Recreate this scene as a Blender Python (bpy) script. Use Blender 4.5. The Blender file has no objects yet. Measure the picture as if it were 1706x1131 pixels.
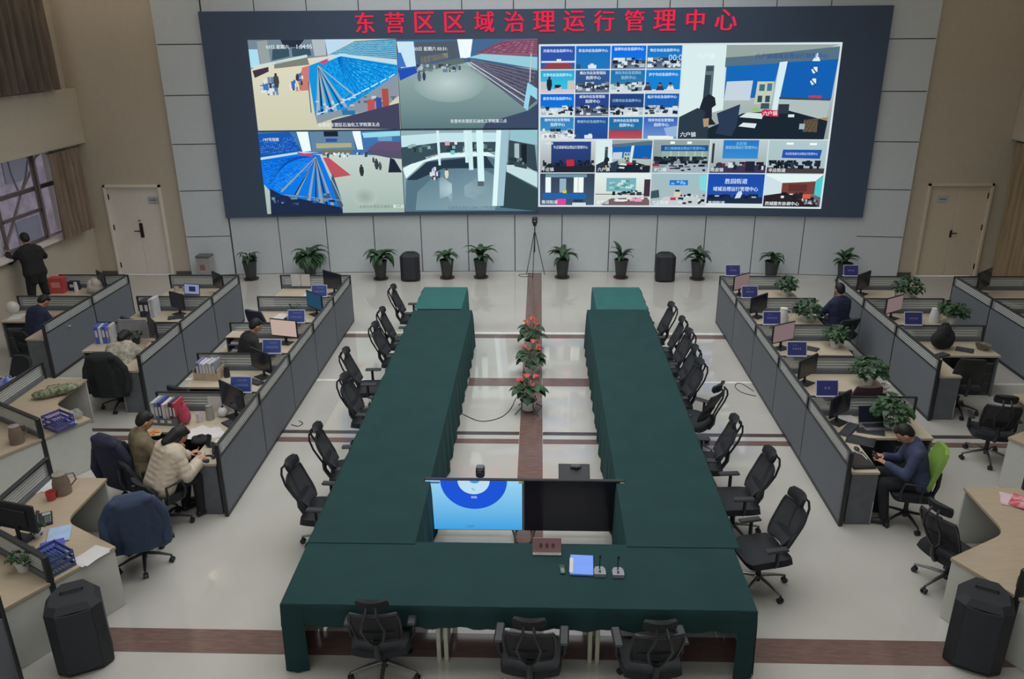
import bpy, bmesh, math, random
from mathutils import Vector, Matrix
sc = bpy.context.scene
COL = sc.collection
PI = math.pi
V = Vector

# ------------------------------------------------------------------ camera
F_PX, PITCH, YAW, ROLL = 1342.83, math.radians(20.897), math.radians(2.041), math.radians(0.465)
CAM_Z = 5.6
fwd = V((-math.sin(YAW) * math.cos(PITCH), math.cos(YAW) * math.cos(PITCH), -math.sin(PITCH)))
rt0 = V((math.cos(YAW), math.sin(YAW), 0))
dn0 = fwd.cross(rt0)
rt = rt0 * math.cos(ROLL) + dn0 * math.sin(ROLL)
dn = dn0 * math.cos(ROLL) - rt0 * math.sin(ROLL)
camd = bpy.data.cameras.new('camera')
camd.sensor_width = 36.0
camd.lens = F_PX / 1706.0 * 36.0
cam = bpy.data.objects.new('camera', camd)
COL.objects.link(cam)
mw = Matrix((rt, -dn, -fwd)).transposed().to_4x4()
mw.translation = V((0, 0, CAM_Z))
cam.matrix_world = mw
sc.camera = cam

# ------------------------------------------------------------------ view, world, lights
sc.view_settings.view_transform = 'Standard'
sc.view_settings.look = 'None'
sc.view_settings.gamma = 1.0
sc.view_settings.use_curve_mapping = False
sc.view_settings.exposure = 0.0
world = bpy.data.worlds.new('overcast_sky')
sc.world = world
world.use_nodes = True
wb = world.node_tree.nodes['Background']
wb.inputs['Color'].default_value = (0.52, 0.50, 0.58, 1)
wb.inputs['Strength'].default_value = 1.35

def area(name, loc, rot, sx, sy, power, col=(1, 1, 1), spread=180):
    d = bpy.data.lights.new(name, 'AREA')
    d.shape = 'RECTANGLE'
    d.size = sx
    d.size_y = sy
    d.energy = power
    d.color = col
    d.spread = math.radians(spread)
    o = bpy.data.objects.new(name, d)
    o.location = loc
    o.rotation_euler = rot
    COL.objects.link(o)
    return o

# unseen area lights added under the closed ceiling and behind the camera as soft fill
area('overhead_fill', (-0.45, 12.0, 8.4), (0, 0, 0), 10.4, 14.6, 780, (0.99, 0.99, 0.99), 140)
area('gallery_fill', (-3, -2.6, 7.0), (math.radians(72), 0, 0), 12, 2.4, 250, (0.95, 0.98, 1.0))

# ------------------------------------------------------------------ materials
def lin(c):
    c = c / 255.0
    return c / 12.92 if c <= 0.04045 else ((c + 0.055) / 1.055) ** 2.4

def L3(rgb, k=1.0):
    return tuple(min(0.92, lin(x) * k) for x in rgb)

MATS = {}
K = 1.6   # photographed tone to surface colour: the hall is dim

def M(name, rgb, rough=0.6, metal=0.0, var=0.08, scale=9.0, k=K, bump=0.0, spec=0.4, stretch=None, rgb2=None):
    if name in MATS:
        return MATS[name]
    m = bpy.data.materials.new(name)
    m.use_nodes = True
    nt = m.node_tree
    b = nt.nodes['Principled BSDF']
    base = L3(rgb, k)
    if rgb2 is None:
        c1 = tuple(x * (1 - var) for x in base)
        c2 = tuple(min(0.95, x * (1 + var)) for x in base)
    else:
        c1, c2 = base, L3(rgb2, k)
    tc = nt.nodes.new('ShaderNodeTexCoord')
    nz = nt.nodes.new('ShaderNodeTexNoise')
    nz.inputs['Scale'].default_value = scale
    nz.inputs['Detail'].default_value = 4
    src = tc.outputs['Object']
    if stretch:
        mp = nt.nodes.new('ShaderNodeMapping')
        mp.inputs['Scale'].default_value = stretch
        nt.links.new(src, mp.inputs['Vector'])
        src = mp.outputs['Vector']
    nt.links.new(src, nz.inputs['Vector'])
    rp = nt.nodes.new('ShaderNodeValToRGB')
    rp.color_ramp.elements[0].position = 0.35
    rp.color_ramp.elements[1].position = 0.65
    rp.color_ramp.elements[0].color = (*c1, 1)
    rp.color_ramp.elements[1].color = (*c2, 1)
    nt.links.new(nz.outputs['Fac'], rp.inputs['Fac'])
    nt.links.new(rp.outputs['Color'], b.inputs['Base Color'])
    b.inputs['Roughness'].default_value = rough
    b.inputs['Metallic'].default_value = metal
    b.inputs['Specular IOR Level'].default_value = spec
    if bump:
        bp = nt.nodes.new('ShaderNodeBump')
        bp.inputs['Strength'].default_value = bump
        bp.inputs['Distance'].default_value = 0.01
        nt.links.new(nz.outputs['Fac'], bp.inputs['Height'])
        nt.links.new(bp.outputs['Normal'], b.inputs['Normal'])
    MATS[name] = m
    return m

def emit(name, rgb, strength=1.0, attr=False):
    if name in MATS:
        return MATS[name]
    m = bpy.data.materials.new(name)
    m.use_nodes = True
    nt = m.node_tree
    nt.nodes.clear()
    out = nt.nodes.new('ShaderNodeOutputMaterial')
    e = nt.nodes.new('ShaderNodeEmission')
    e.inputs['Strength'].default_value = strength
    if attr:
        a = nt.nodes.new('ShaderNodeAttribute')
        a.attribute_name = 'Col'
        nt.links.new(a.outputs['Color'], e.inputs['Color'])
    else:
        e.inputs['Color'].default_value = (*[lin(x) for x in rgb], 1)
    nt.links.new(e.outputs['Emission'], out.inputs['Surface'])
    MATS[name] = m
    return m

def glass(name, rgb, opaque=0.4, rough=0.15):
    if name in MATS:
        return MATS[name]
    m = bpy.data.materials.new(name)
    m.use_nodes = True
    nt = m.node_tree
    nt.nodes.clear()
    out = nt.nodes.new('ShaderNodeOutputMaterial')
    mx = nt.nodes.new('ShaderNodeMixShader')
    tr = nt.nodes.new('ShaderNodeBsdfTransparent')
    tr.inputs['Color'].default_value = (0.93, 0.95, 0.95, 1)
    pb = nt.nodes.new('ShaderNodeBsdfPrincipled')
    pb.inputs['Base Color'].default_value = (*L3(rgb, K), 1)
    pb.inputs['Roughness'].default_value = rough
    mx.inputs['Fac'].default_value = opaque
    nt.links.new(tr.outputs[0], mx.inputs[1])
    nt.links.new(pb.outputs[0], mx.inputs[2])
    nt.links.new(mx.outputs[0], out.inputs['Surface'])
    MATS[name] = m
    return m

def mesh_cloth(name, rgb, cell=0.012, opaque=0.8):
    """woven net of a chair back: partly see-through"""
    return glass(name, rgb, opaque, 0.7)

# ------------------------------------------------------------------ mesh builder
class B:
    def __init__(s):
        s.bm = bmesh.new()
        s.mats = []
        s.mi = 0
        s.X = Matrix.Identity(4)

    def use(s, m):
        if m not in s.mats:
            s.mats.append(m)
        s.mi = s.mats.index(m)
        return s

    def at(s, loc=(0, 0, 0), rz=0, rx=0, ry=0):
        s.X = Matrix.Translation(loc) @ Matrix.Rotation(rz, 4, 'Z') @ Matrix.Rotation(ry, 4, 'Y') @ Matrix.Rotation(rx, 4, 'X')
        return s

    def v(s, co):
        return s.bm.verts.new(s.X @ V(co))

    def f(s, vs):
        try:
            fc = s.bm.faces.new(vs)
            fc.material_index = s.mi
            return fc
        except ValueError:
            return None

    def box(s, c, size, bev=0.0):
        hx, hy, hz = size[0] / 2, size[1] / 2, size[2] / 2
        cx, cy, cz = c
        b = min(bev, hx * 0.98, hy * 0.98, hz * 0.98)
        if b <= 0:
            q = {}
            for i in (-1, 1):
                for j in (-1, 1):
                    for k in (-1, 1):
                        q[i, j, k] = s.v((cx + i * hx, cy + j * hy, cz + k * hz))
            for a in (-1, 1):
                s.f([q[a, -1, -1], q[a, 1, -1], q[a, 1, 1], q[a, -1, 1]])
                s.f([q[-1, a, -1], q[1, a, -1], q[1, a, 1], q[-1, a, 1]])
                s.f([q[-1, -1, a], q[1, -1, a], q[1, 1, a], q[-1, 1, a]])
            return s
        q = {}
        for i in (-1, 1):
            for j in (-1, 1):
                for k in (-1, 1):
                    q[i, j, k, 0] = s.v((cx + i * hx, cy + j * (hy - b), cz + k * (hz - b)))
                    q[i, j, k, 1] = s.v((cx + i * (hx - b), cy + j * hy, cz + k * (hz - b)))
                    q[i, j, k, 2] = s.v((cx + i * (hx - b), cy + j * (hy - b), cz + k * hz))
                    s.f([q[i, j, k, 0], q[i, j, k, 1], q[i, j, k, 2]])
        for a in (-1, 1):
            s.f([q[a, -1, -1, 0], q[a, 1, -1, 0], q[a, 1, 1, 0], q[a, -1, 1, 0]])
            s.f([q[-1, a, -1, 1], q[1, a, -1, 1], q[1, a, 1, 1], q[-1, a, 1, 1]])
            s.f([q[-1, -1, a, 2], q[1, -1, a, 2], q[1, 1, a, 2], q[-1, 1, a, 2]])
        for a in (-1, 1):
            for c2 in (-1, 1):
                s.f([q[a, c2, -1, 0], q[a, c2, 1, 0], q[a, c2, 1, 1], q[a, c2, -1, 1]])
                s.f([q[a, -1, c2, 0], q[a, 1, c2, 0], q[a, 1, c2, 2], q[a, -1, c2, 2]])
                s.f([q[-1, a, c2, 1], q[1, a, c2, 1], q[1, a, c2, 2], q[-1, a, c2, 2]])
        return s

    def ring(s, c, u, w, ru, rw, n):
        return [s.v(c + u * (ru * math.cos(2 * PI * i / n)) + w * (rw * math.sin(2 * PI * i / n))) for i in range(n)]

    def loft(s, rings, cap=True):
        for a, b in zip(rings, rings[1:]):
            n = len(a)
            for i in range(n):
                s.f([a[i], a[(i + 1) % n], b[(i + 1) % n], b[i]])
        if cap:
            s.f(rings[0])
            s.f(rings[-1][::-1])
        return s

    def tube(s, pts, r, n=8, cap=True, flat=1.0):
        pts = [V(p) for p in pts]
        rs = r if isinstance(r, (list, tuple)) else [r] * len(pts)
        rings = []
        u = None
        for i, p in enumerate(pts):
            d = (pts[min(i + 1, len(pts) - 1)] - pts[max(i - 1, 0)])
            if d.length < 1e-9:
                d = V((0, 0, 1))
            d.normalize()
            if u is None:
                u = d.cross(V((0, 0, 1)))
                if u.length < 1e-3:
                    u = d.cross(V((1, 0, 0)))
            else:
                u = u - d * u.dot(d)
            u.normalize()
            w = d.cross(u)
            rings.append(s.ring(p, u, w, rs[i], rs[i] * flat, n))
        return s.loft(rings, cap)

    def cyl(s, c, r, h, n=20, r2=None):
        c = V(c)
        a = s.ring(c, V((1, 0, 0)), V((0, 1, 0)), r, r, n)
        b = s.ring(c + V((0, 0, h)), V((1, 0, 0)), V((0, 1, 0)), r if r2 is None else r2, r if r2 is None else r2, n)
        return s.loft([a, b])

    def lathe(s, prof, c=(0, 0, 0), n=24, cap=False, sx=1, sy=1):
        c = V(c)
        rings = [s.ring(c + V((0, 0, z)), V((1, 0, 0)), V((0, 1, 0)), max(r, 1e-4) * sx, max(r, 1e-4) * sy, n) for r, z in prof]
        return s.loft(rings, cap)

    def ball(s, c, r, n=12, m=8):
        r = r if isinstance(r, (tuple, list)) else (r, r, r)
        c = V(c)
        rings = []
        for j in range(1, m):
            t = PI * j / m
            rings.append([s.v((c.x + r[0] * math.sin(t) * math.cos(2 * PI * i / n), c.y + r[1] * math.sin(t) * math.sin(2 * PI * i / n), c.z - r[2] * math.cos(t))) for i in range(n)])
        bot = s.v((c.x, c.y, c.z - r[2]))
        top = s.v((c.x, c.y, c.z + r[2]))
        s.loft(rings, False)
        for i in range(n):
            s.f([bot, rings[0][(i + 1) % n], rings[0][i]])
            s.f([top, rings[-1][i], rings[-1][(i + 1) % n]])
        return s

    def rcone(s, p0, p1, r0, r1=None):
        """capsule with two radii"""
        r1 = r0 if r1 is None else r1
        p0, p1 = V(p0), V(p1)
        s.tube([p0, p1], [r0, r1], 10)
        s.ball(p0, r0, 10, 7)
        s.ball(p1, r1, 10, 7)
        return s

    def prism(s, poly, z0, z1):
        a = [s.v((x, y, z0)) for x, y in poly]
        b = [s.v((x, y, z1)) for x, y in poly]
        n = len(poly)
        s.f(a[::-1])
        s.f(b)
        for i in range(n):
            s.f([a[i], a[(i + 1) % n], b[(i + 1) % n], b[i]])
        return s

    def prism_y(s, poly, y0, y1):
        """outline in (x, z), thickness along y"""
        a = [s.v((x, y0, z)) for x, z in poly]
        b = [s.v((x, y1, z)) for x, z in poly]
        n = len(poly)
        s.f(a[::-1])
        s.f(b)
        for i in range(n):
            s.f([a[i], a[(i + 1) % n], b[(i + 1) % n], b[i]])
        return s

    def grid(s, fn, nu, nv, thick=0.0):
        """surface fn(u, v) -> point; optional thickness along the normal by solid copy"""
        g = [[s.v(fn(i / nu, j / nv)) for j in range(nv + 1)] for i in range(nu + 1)]
        for i in range(nu):
            for j in range(nv):
                s.f([g[i][j], g[i + 1][j], g[i + 1][j + 1], g[i][j + 1]])
        if thick:
            h = [[None] * (nv + 1) for _ in range(nu + 1)]
            e = 1e-3
            for i in range(nu + 1):
                for j in range(nv + 1):
                    u, w = i / nu, j / nv
                    p = V(fn(u, w))
                    du = V(fn(min(u + e, 1), w)) - V(fn(max(u - e, 0), w))
                    dv = V(fn(u, min(w + e, 1))) - V(fn(u, max(w - e, 0)))
                    nn = du.cross(dv)
                    if nn.length > 1e-12:
                        nn.normalize()
                    h[i][j] = s.v(p - nn * thick)
            for i in range(nu):
                for j in range(nv):
                    s.f([h[i][j], h[i][j + 1], h[i + 1][j + 1], h[i + 1][j]])
            for i in range(nu):
                s.f([g[i][0], h[i][0], h[i + 1][0], g[i + 1][0]])
                s.f([g[i][nv], g[i + 1][nv], h[i + 1][nv], h[i][nv]])
            for j in range(nv):
                s.f([g[0][j], g[0][j + 1], h[0][j + 1], h[0][j]])
                s.f([g[nu][j], h[nu][j], h[nu][j + 1], g[nu][j + 1]])
        return s

    def mesh(s, name, smooth=35, recalc=True):
        if recalc:
            bmesh.ops.recalc_face_normals(s.bm, faces=s.bm.faces)
        me = bpy.data.meshes.new(name)
        s.bm.to_mesh(me)
        s.bm.free()
        for m in s.mats:
            me.materials.append(m)
        if smooth:
            for p in me.polygons:
                p.use_smooth = True
            me.set_sharp_from_angle(angle=math.radians(smooth))
        return me

    def obj(s, name, parent=None, loc=None, rz=0, smooth=35, recalc=True):
        o = bpy.data.objects.new(name, s.mesh(name, smooth, recalc))
        COL.objects.link(o)
        if parent is not None:
            o.parent = parent
        if loc is not None:
            o.location = loc
        o.rotation_euler = (0, 0, rz)
        return o

def tag(o, label, cat, group=None, kind=None):
    if label:
        o['label'] = label
    if cat:
        o['category'] = cat
    if group:
        o['group'] = group
    if kind:
        o['kind'] = kind
    return o

def thing(name, label, cat, loc=(0, 0, 0), rz=0, group=None):
    o = bpy.data.objects.new(name, None)
    COL.objects.link(o)
    o.empty_display_size = 0.05
    o.location = loc
    o.rotation_euler = (0, 0, rz)
    return tag(o, label, cat, group)

def struct(o):
    o['kind'] = 'structure'
    return o

def copy_tree(o, parent=None):
    c = o.copy()
    COL.objects.link(c)
    if parent is not None:
        c.parent = parent
    for ch in list(o.children):
        copy_tree(ch, c)
    return c

USED = {}
def place(proto_fn, key, loc, rz, label, group=None, cat=None):
    """first use builds the thing, later uses copy it and its parts"""
    if key not in USED:
        USED[key] = proto_fn()
        o = USED[key]
    else:
        o = copy_tree(USED[key])
    o.location = loc
    o.rotation_euler = (0, 0, rz)
    o['label'] = label
    if cat:
        o['category'] = cat
    if group:
        o['group'] = group
    elif 'group' in o:
        del o['group']
    return o

def remesh(b, name, mat, parent=None, voxel=0.01, smooth=4):
    """one continuous skin over overlapping limbs"""
    me = b.mesh(name + '_raw', 0)
    t = bpy.data.objects.new(name + '_raw', me)
    COL.objects.link(t)
    md = t.modifiers.new('r', 'REMESH')
    md.mode = 'VOXEL'
    md.voxel_size = voxel
    if smooth:
        sm = t.modifiers.new('s', 'SMOOTH')
        sm.iterations = smooth
        sm.factor = 0.5
    dg = bpy.context.evaluated_depsgraph_get()
    dg.update()
    nm = bpy.data.meshes.new_from_object(t.evaluated_get(dg))
    bpy.data.objects.remove(t)
    bpy.data.meshes.remove(me)
    nm.name = name
    nm.materials.clear()
    nm.materials.append(mat)
    for p in nm.polygons:
        p.use_smooth = True
        p.material_index = 0
    o = bpy.data.objects.new(name, nm)
    COL.objects.link(o)
    if parent is not None:
        o.parent = parent
    return o

# palette
m_black = M('black_plastic', (32, 34, 38), 0.45)
m_seat = M('black_mesh_fabric', (30, 32, 36), 0.85, bump=0.2, scale=60)
m_net = mesh_cloth('chair_net', (28, 30, 35), opaque=0.82)
m_chrome = M('dull_chrome', (120, 120, 118), 0.3, 0.8)
m_steel = M('brushed_steel', (150, 150, 148), 0.35, 0.6)
m_beige_wood = M('pale_maple_laminate', (146, 136, 120), 0.45, rgb2=(151, 141, 124), scale=5, stretch=(1, 14, 1))
m_maple = M('tan_maple_laminate', (137, 124, 106), 0.45, rgb2=(142, 129, 111), scale=5, stretch=(1, 12, 1))
m_white_panel = M('off_white_laminate', (146, 147, 142), 0.5, var=0.02, k=1.9)
m_grey_panel = M('graphite_laminate', (78, 81, 86), 0.55)
m_fabric_panel = M('grey_partition_fabric', (87, 91, 96), 0.9, bump=0.1, scale=120)
m_dark_rail = M('dark_aluminium_rail', (42, 44, 46), 0.4, 0.3)
m_glass = glass('frosted_partition_glass', (134, 138, 139), 0.55, 0.2)
m_stripe = glass('frosted_glass_stripe', (175, 176, 172), 0.8, 0.4)
m_paper = M('white_paper', (165, 163, 163), 0.8, var=0.03)
m_white = M('white_glazed', (170, 170, 168), 0.3, var=0.03)
m_leaf = M('dark_leaf', (38, 62, 42), 0.5, rgb2=(50, 80, 52), scale=14, k=1.15)
m_leaf2 = M('green_leaf', (42, 70, 44), 0.5, rgb2=(58, 88, 56), scale=18, k=1.1)
m_pot = M('charcoal_pot', (46, 48, 50), 0.5)
m_soil = M('soil', (40, 34, 28), 0.95)
m_skin = M('skin', (150, 112, 92), 0.6, var=0.04)
m_hair = M('black_hair', (22, 21, 22), 0.6)
m_red = M('red_plastic', (150, 52, 56), 0.5)
m_blue = M('blue_plastic', (52, 62, 128), 0.45)
m_navy = M('navy_cloth', (30, 34, 56), 0.9, bump=0.3, scale=30)

# ================================================================== room
def wall_y(x):
    return 19.44 - 0.44 * (x / 8.45) ** 2

m_wall = M('beige_painted_wall', (150, 142, 128), 0.85, var=0.02, k=1.75)
m_wpan = M('white_aluminium_panel', (158, 164, 168), 0.45, var=0.015, k=1.75)
m_joint = M('panel_joint', (70, 72, 72), 0.8)
m_floor = M('polished_cream_tile', (163, 161, 155), 0.045, var=0.03, scale=1.4, k=1.3, spec=0.9)
m_inlay = M('brown_marble_inlay', (86, 68, 64), 0.14, scale=6, stretch=(1, 5, 1), rgb2=(98, 78, 72), k=1.5, spec=0.5)
m_dark_inlay = M('dark_marble_inlay', (62, 54, 54), 0.14, k=1.5, spec=0.5)
m_seam = M('pale_tile_seam', (182, 180, 174), 0.2, k=1.55)
m_ceil = M('ceiling_paint', (170, 168, 160), 0.9, k=1.6)
m_skirt = M('grey_skirting', (70, 66, 62), 0.6)

b = B().use(m_floor)
b.box((0, 8.0, -0.06), (23.0, 24.4, 0.12))
struct(b.obj('floor'))
b = B().use(m_ceil)
b.box((0, 8.0, 8.56), (23.0, 24.4, 0.12))
struct(b.obj('ceiling'))
# inlaid strips and pale seams of the floor
def strip(name, x0, x1, y0, y1, m):
    b = B().use(m)
    b.box(((x0 + x1) / 2, (y0 + y1) / 2, 0.0015), (x1 - x0, y1 - y0, 0.003))
    struct(b.obj(name))
strip('trim_1', -0.28, 0.06, 6.46, 19.3, m_inlay)
strip('trim_2', -10.7, 10.7, 6.11, 6.44, m_inlay)
strip('trim_3', -10.7, -0.285, 10.41, 10.55, m_inlay)
strip('trim_4', 0.065, 10.7, 10.41, 10.55, m_inlay)
strip('trim_5', -10.7, -0.285, 10.68, 10.78, m_dark_inlay)
strip('trim_6', 0.065, 10.7, 10.68, 10.78, m_dark_inlay)
strip('trim_7', -1.2, -0.285, 12.45, 12.78, m_inlay)
strip('trim_8', 0.065, 0.9, 12.45, 12.78, m_inlay)
strip('trim_9', -10.7, -0.285, 14.73, 14.93, m_inlay)
strip('trim_10', 0.065, 10.7, 14.73, 14.93, m_inlay)
strip('trim_11', -10.7, -0.285, 14.97, 15.06, m_seam)
strip('trim_12', 0.065, 10.7, 14.97, 15.06, m_seam)
strip('trim_13', -10.7, -1.25, 12.62, 12.69, m_seam)
strip('trim_14', 0.95, 10.7, 12.62, 12.69, m_seam)

# curved back wall of white panels with open joints
b = B()
b.use(m_joint)
N = 34
pts = [(-8.6 + 17.2 * i / N) for i in range(N + 1)]
poly = [(x, wall_y(x) + 0.03) for x in pts] + [(8.6, 19.62), (-8.6, 19.62)]
b.prism(poly, 0, 8.5)
b.use(m_wpan)
def wall_tile(x0, x1, z0, z1, g=0.011):
    n = 4
    xs = [x0 + g + (x1 - x0 - 2 * g) * i / n for i in range(n + 1)]
    b.prism([(x, wall_y(x)) for x in xs] + [(x, wall_y(x) + 0.025) for x in reversed(xs)], z0 + g, z1 - g)
joints = [-0.6 + 1.155 * k for k in range(-6, 8)]
cols = [-7.53] + [j for j in joints if -7.5 < j < 7.4] + [7.57]
for a, c in zip(cols, cols[1:]):
    wall_tile(a, c, 0.0, 1.52)
    wall_tile(a, c, 6.0, 7.2)
    wall_tile(a, c, 7.2, 8.5)
for s in (-1, 1):
    zz = [0, 0.98, 2.1, 3.19, 4.29, 5.39, 6.5, 7.6, 8.5]
    for z0, z1 in zip(zz, zz[1:]):
        a, c = sorted((s * 7.55, s * 8.62))
        wall_tile(a, c, z0, z1)
struct(b.obj('wall_back'))

# beige wall bays left and right of it, side walls, rear wall
def slab(name, c, size, m=m_wall):
    b = B().use(m)
    b.box(c, size)
    return struct(b.obj(name))
DL, DR = (-10.46, -9.08), (9.02, 10.5)
DH = 2.24
for nm, s, (d0, d1) in (('left', -1, DL), ('right', 1, DR)):
    b = B().use(m_wall)
    y0, y1 = 19.06, 19.3
    e0, e1 = sorted((s * 8.62, s * 11.2))
    for x0, x1, z0, z1 in ((e0, d0, 0, 8.5), (d1, e1, 0, 8.5), (d0, d1, DH, 8.5)):
        b.box(((x0 + x1) / 2, (y0 + y1) / 2, (z0 + z1) / 2), (x1 - x0, y1 - y0, z1 - z0))
    struct(b.obj('wall_back_' + nm))
    b = B().use(m_skirt)
    for x0, x1 in ((max(e0, -10.9), d0 - 0.06), (d1 + 0.06, min(e1, 10.9))):
        if x1 - x0 > 0.02:
            b.box(((x0 + x1) / 2, 19.05, 0.05), (x1 - x0, 0.02, 0.1))
    struct(b.obj('baseboard_' + nm))

XL = -10.92
b = B().use(m_wall)
WY0, WY1, WZ0, WZ1 = 12.0, 18.25, 1.3, 3.3       # lower window, left wall
UY0, UY1, UZ0, UZ1 = 11.0, 18.35, 4.47, 7.2      # upper window
def lw(y0, y1, z0, z1):
    b.box((XL - 0.2, (y0 + y1) / 2, (z0 + z1) / 2), (0.4, y1 - y0, z1 - z0))
lw(-4, 19.3, 0, WZ0)
lw(-4, WY0, WZ0, WZ1)
lw(WY1, 19.3, WZ0, WZ1)
lw(-4, 19.3, WZ1, UZ0)
lw(-4, UY0, UZ0, UZ1)
lw(UY1, 19.3, UZ0, UZ1)
lw(-4, 19.3, UZ1, 8.5)
b.box((XL + 0.11, 7.5, 3.85), (0.24, 23.1, 1.22))    # floor band standing proud of the wall
struct(b.obj('wall_left'))
XR = 10.92
b = B().use(m_wall)
b.box((XR + 0.2, 7.65, 4.25), (0.4, 23.3, 8.5))
b.box((XR - 0.11, 7.5, 3.85), (0.24, 23.1, 1.22))
struct(b.obj('wall_right'))
slab('wall_rear', (0, -4.1, 4.25), (23, 0.2, 8.5))

# windows of the left wall
m_frame = M('white_window_frame', (165, 160, 165), 0.4)
m_frame_d = M('brown_window_sash', (88, 78, 80), 0.5)
m_pane = glass('window_glass', (150, 150, 160), 0.12, 0.05)
m_sill = M('pale_stone_sill', (176, 168, 162), 0.4)
def window(name, y0, y1, z0, z1, mull, trans):
    t = thing(name, None, None, (XL - 0.22, 0, 0))
    struct(t)
    b = B().use(m_frame)
    for y in (y0 + 0.04, y1 - 0.04):
        b.box((0, y, (z0 + z1) / 2), (0.09, 0.08, z1 - z0), 0.006)
    for z in (z0 + 0.04, z1 - 0.04):
        b.box((0, (y0 + y1) / 2, z), (0.09, y1 - y0, 0.08), 0.006)
    b.obj('window_frame', t)
    for y in mull:
        b = B().use(m_frame)
        b.box((0.0, y, (z0 + z1) / 2), (0.1, 0.11, z1 - z0 - 0.1), 0.006)
        b.obj('mullion', t)
    for z in trans:
        b = B().use(m_frame_d)
        b.box((-0.01, (y0 + y1) / 2, z), (0.07, y1 - y0 - 0.1, 0.09), 0.006)
        b.obj('transom', t)
    b = B().use(m_pane)
    b.box((-0.02, (y0 + y1) / 2, (z0 + z1) / 2), (0.008, y1 - y0 - 0.1, z1 - z0 - 0.1))
    b.obj('window_pane', t)
    return t
w1 = window('window_1', WY0, WY1, WZ0, WZ1, (13.4, 14.6, 15.85, 17.55), (2.45,))
b = B().use(m_frame_d)      # the casement that stands ajar
for y, w in ((15.98, 0.07), (17.40, 0.09)):
    b.box((0.08, y, 2.28), (0.05, w, 1.86), 0.006)
for z in (1.38, 2.0, 3.2):
    b.box((0.08, 16.69, z), (0.05, 1.42, 0.07), 0.006)
b.obj('casement_sash', w1)
b = B().use(m_sill)
b.box((0.16, (WY0 + WY1) / 2, WZ0 + 0.005), (0.42, WY1 - WY0, 0.05), 0.01)
b.obj('window_sill', w1)
w2 = window('window_2', UY0, UY1, UZ0, UZ1, (12.5, 14.0, 15.5, 17.0), (5.7,))
b = B().use(m_frame)
b.box((0.27, UY1 + 0.16, 5.08), (0.1, 0.34, 1.2), 0.005)
b.box((0.2, 15.0, UZ0 + 0.02), (0.36, 6.6, 0.05), 0.005)
b.obj('window_lining', w2)

# curtains hang free in front of the walls
m_curt = M('taupe_curtain', (98, 84, 72), 0.95, rgb2=(120, 104, 90), scale=3, stretch=(4, 4, 0.4), k=1.5)
m_curt2 = M('grey_brown_curtain', (74, 68, 62), 0.95, rgb2=(92, 82, 74), scale=3, stretch=(4, 4, 0.4), k=1.5)
m_curt3 = M('ochre_curtain', (110, 94, 72), 0.95, rgb2=(128, 112, 88), scale=3, stretch=(4, 4, 0.4), k=1.5)
def curtain(label, x, y0, y1, z0, z1, m, waves, depth, flare=0.0):
    t = thing('curtain', label, 'curtain', (x, y1, z0))
    def fn(u, w):
        zz = (z1 - z0) * w
        y = -(y1 - y0) * u * (1 - flare * w)
        x_ = depth * math.sin(u * waves * 2 * PI) * (0.6 + 0.4 * (1 - w)) + 0.012 * math.sin(u * 31 + w * 4)
        return (x_, y, zz)
    B().use(m).grid(fn, waves * 10, 8, 0.006).obj('curtain_cloth', t)
    b = B().use(m_dark_rail)
    b.tube([(0, 0.05, z1 - z0 + 0.02), (0, -(y1 - y0) - 0.05, z1 - z0 + 0.02)], 0.014)
    b.obj('curtain_rail', t)
    return t
curtain('taupe curtain gathered at the far end of the lower left window', -10.62, 17.35, 18.55, 1.32, 3.2, m_curt, 6, 0.06)
curtain('grey brown curtain covering the upper left window above the wall band', -10.55, 14.0, 18.15, 4.5, 6.9, m_curt2, 14, 0.07)
curtain('ochre curtain hanging on the right side wall beside the right door', 10.68, 17.3, 18.75, 0.12, 3.2, m_curt3, 5, 0.05)

# what stands outside the window: a brick block and a bare tree
m_out = M('grey_stone_facade', (150, 140, 146), 0.9, rgb2=(120, 112, 122), scale=3, k=1.6)
m_outw = M('facade_dark_window', (86, 88, 98), 0.4)
t = thing('neighbouring_building', 'pale grey building seen through the lower left window', 'building', (-19, 17, -3))
b = B().use(m_out)
b.box((0, 0, 5), (3, 26, 10))
b.obj('wall', t)
for i in range(8):
    for j in range(3):
        b = B().use(m_outw)
        b.box((1.51, -10 + i * 2.8, 2.0 + j * 2.8), (0.06, 1.3, 1.5), 0.01)
        b.obj('window', t)
rng = random.Random(5)
m_bark = M('grey_bark', (84, 72, 66), 0.9)
b = B().use(m_bark)
def branch(p, d, L, r, k):
    q = p + d * L
    b.tube([p, p + d * L * 0.5 + V((rng.uniform(-.04, .04), rng.uniform(-.04, .04), 0)), q], [r, r * 0.85, r * 0.65], 5)
    if k:
        for _ in range(3):
            e = (d + V((rng.uniform(-.6, .6), rng.uniform(-.7, .7), rng.uniform(-.1, .5)))).normalized()
            branch(q, e, L * 0.72, r * 0.6, k - 1)
branch(V((0, 0, 0)), V((0, 0, 1)), 2.3, 0.09, 5)
o = b.obj('tree', None, (-14.4, 20.6, -2.2))
tag(o, 'bare tree outside the lower left window', 'tree')
b = B().use(M('outside_paving', (120, 118, 116), 0.9))
b.box((-16.5, 14, -3.1), (10.5, 30, 0.2))
struct(b.obj('ground_outside'))

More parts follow.
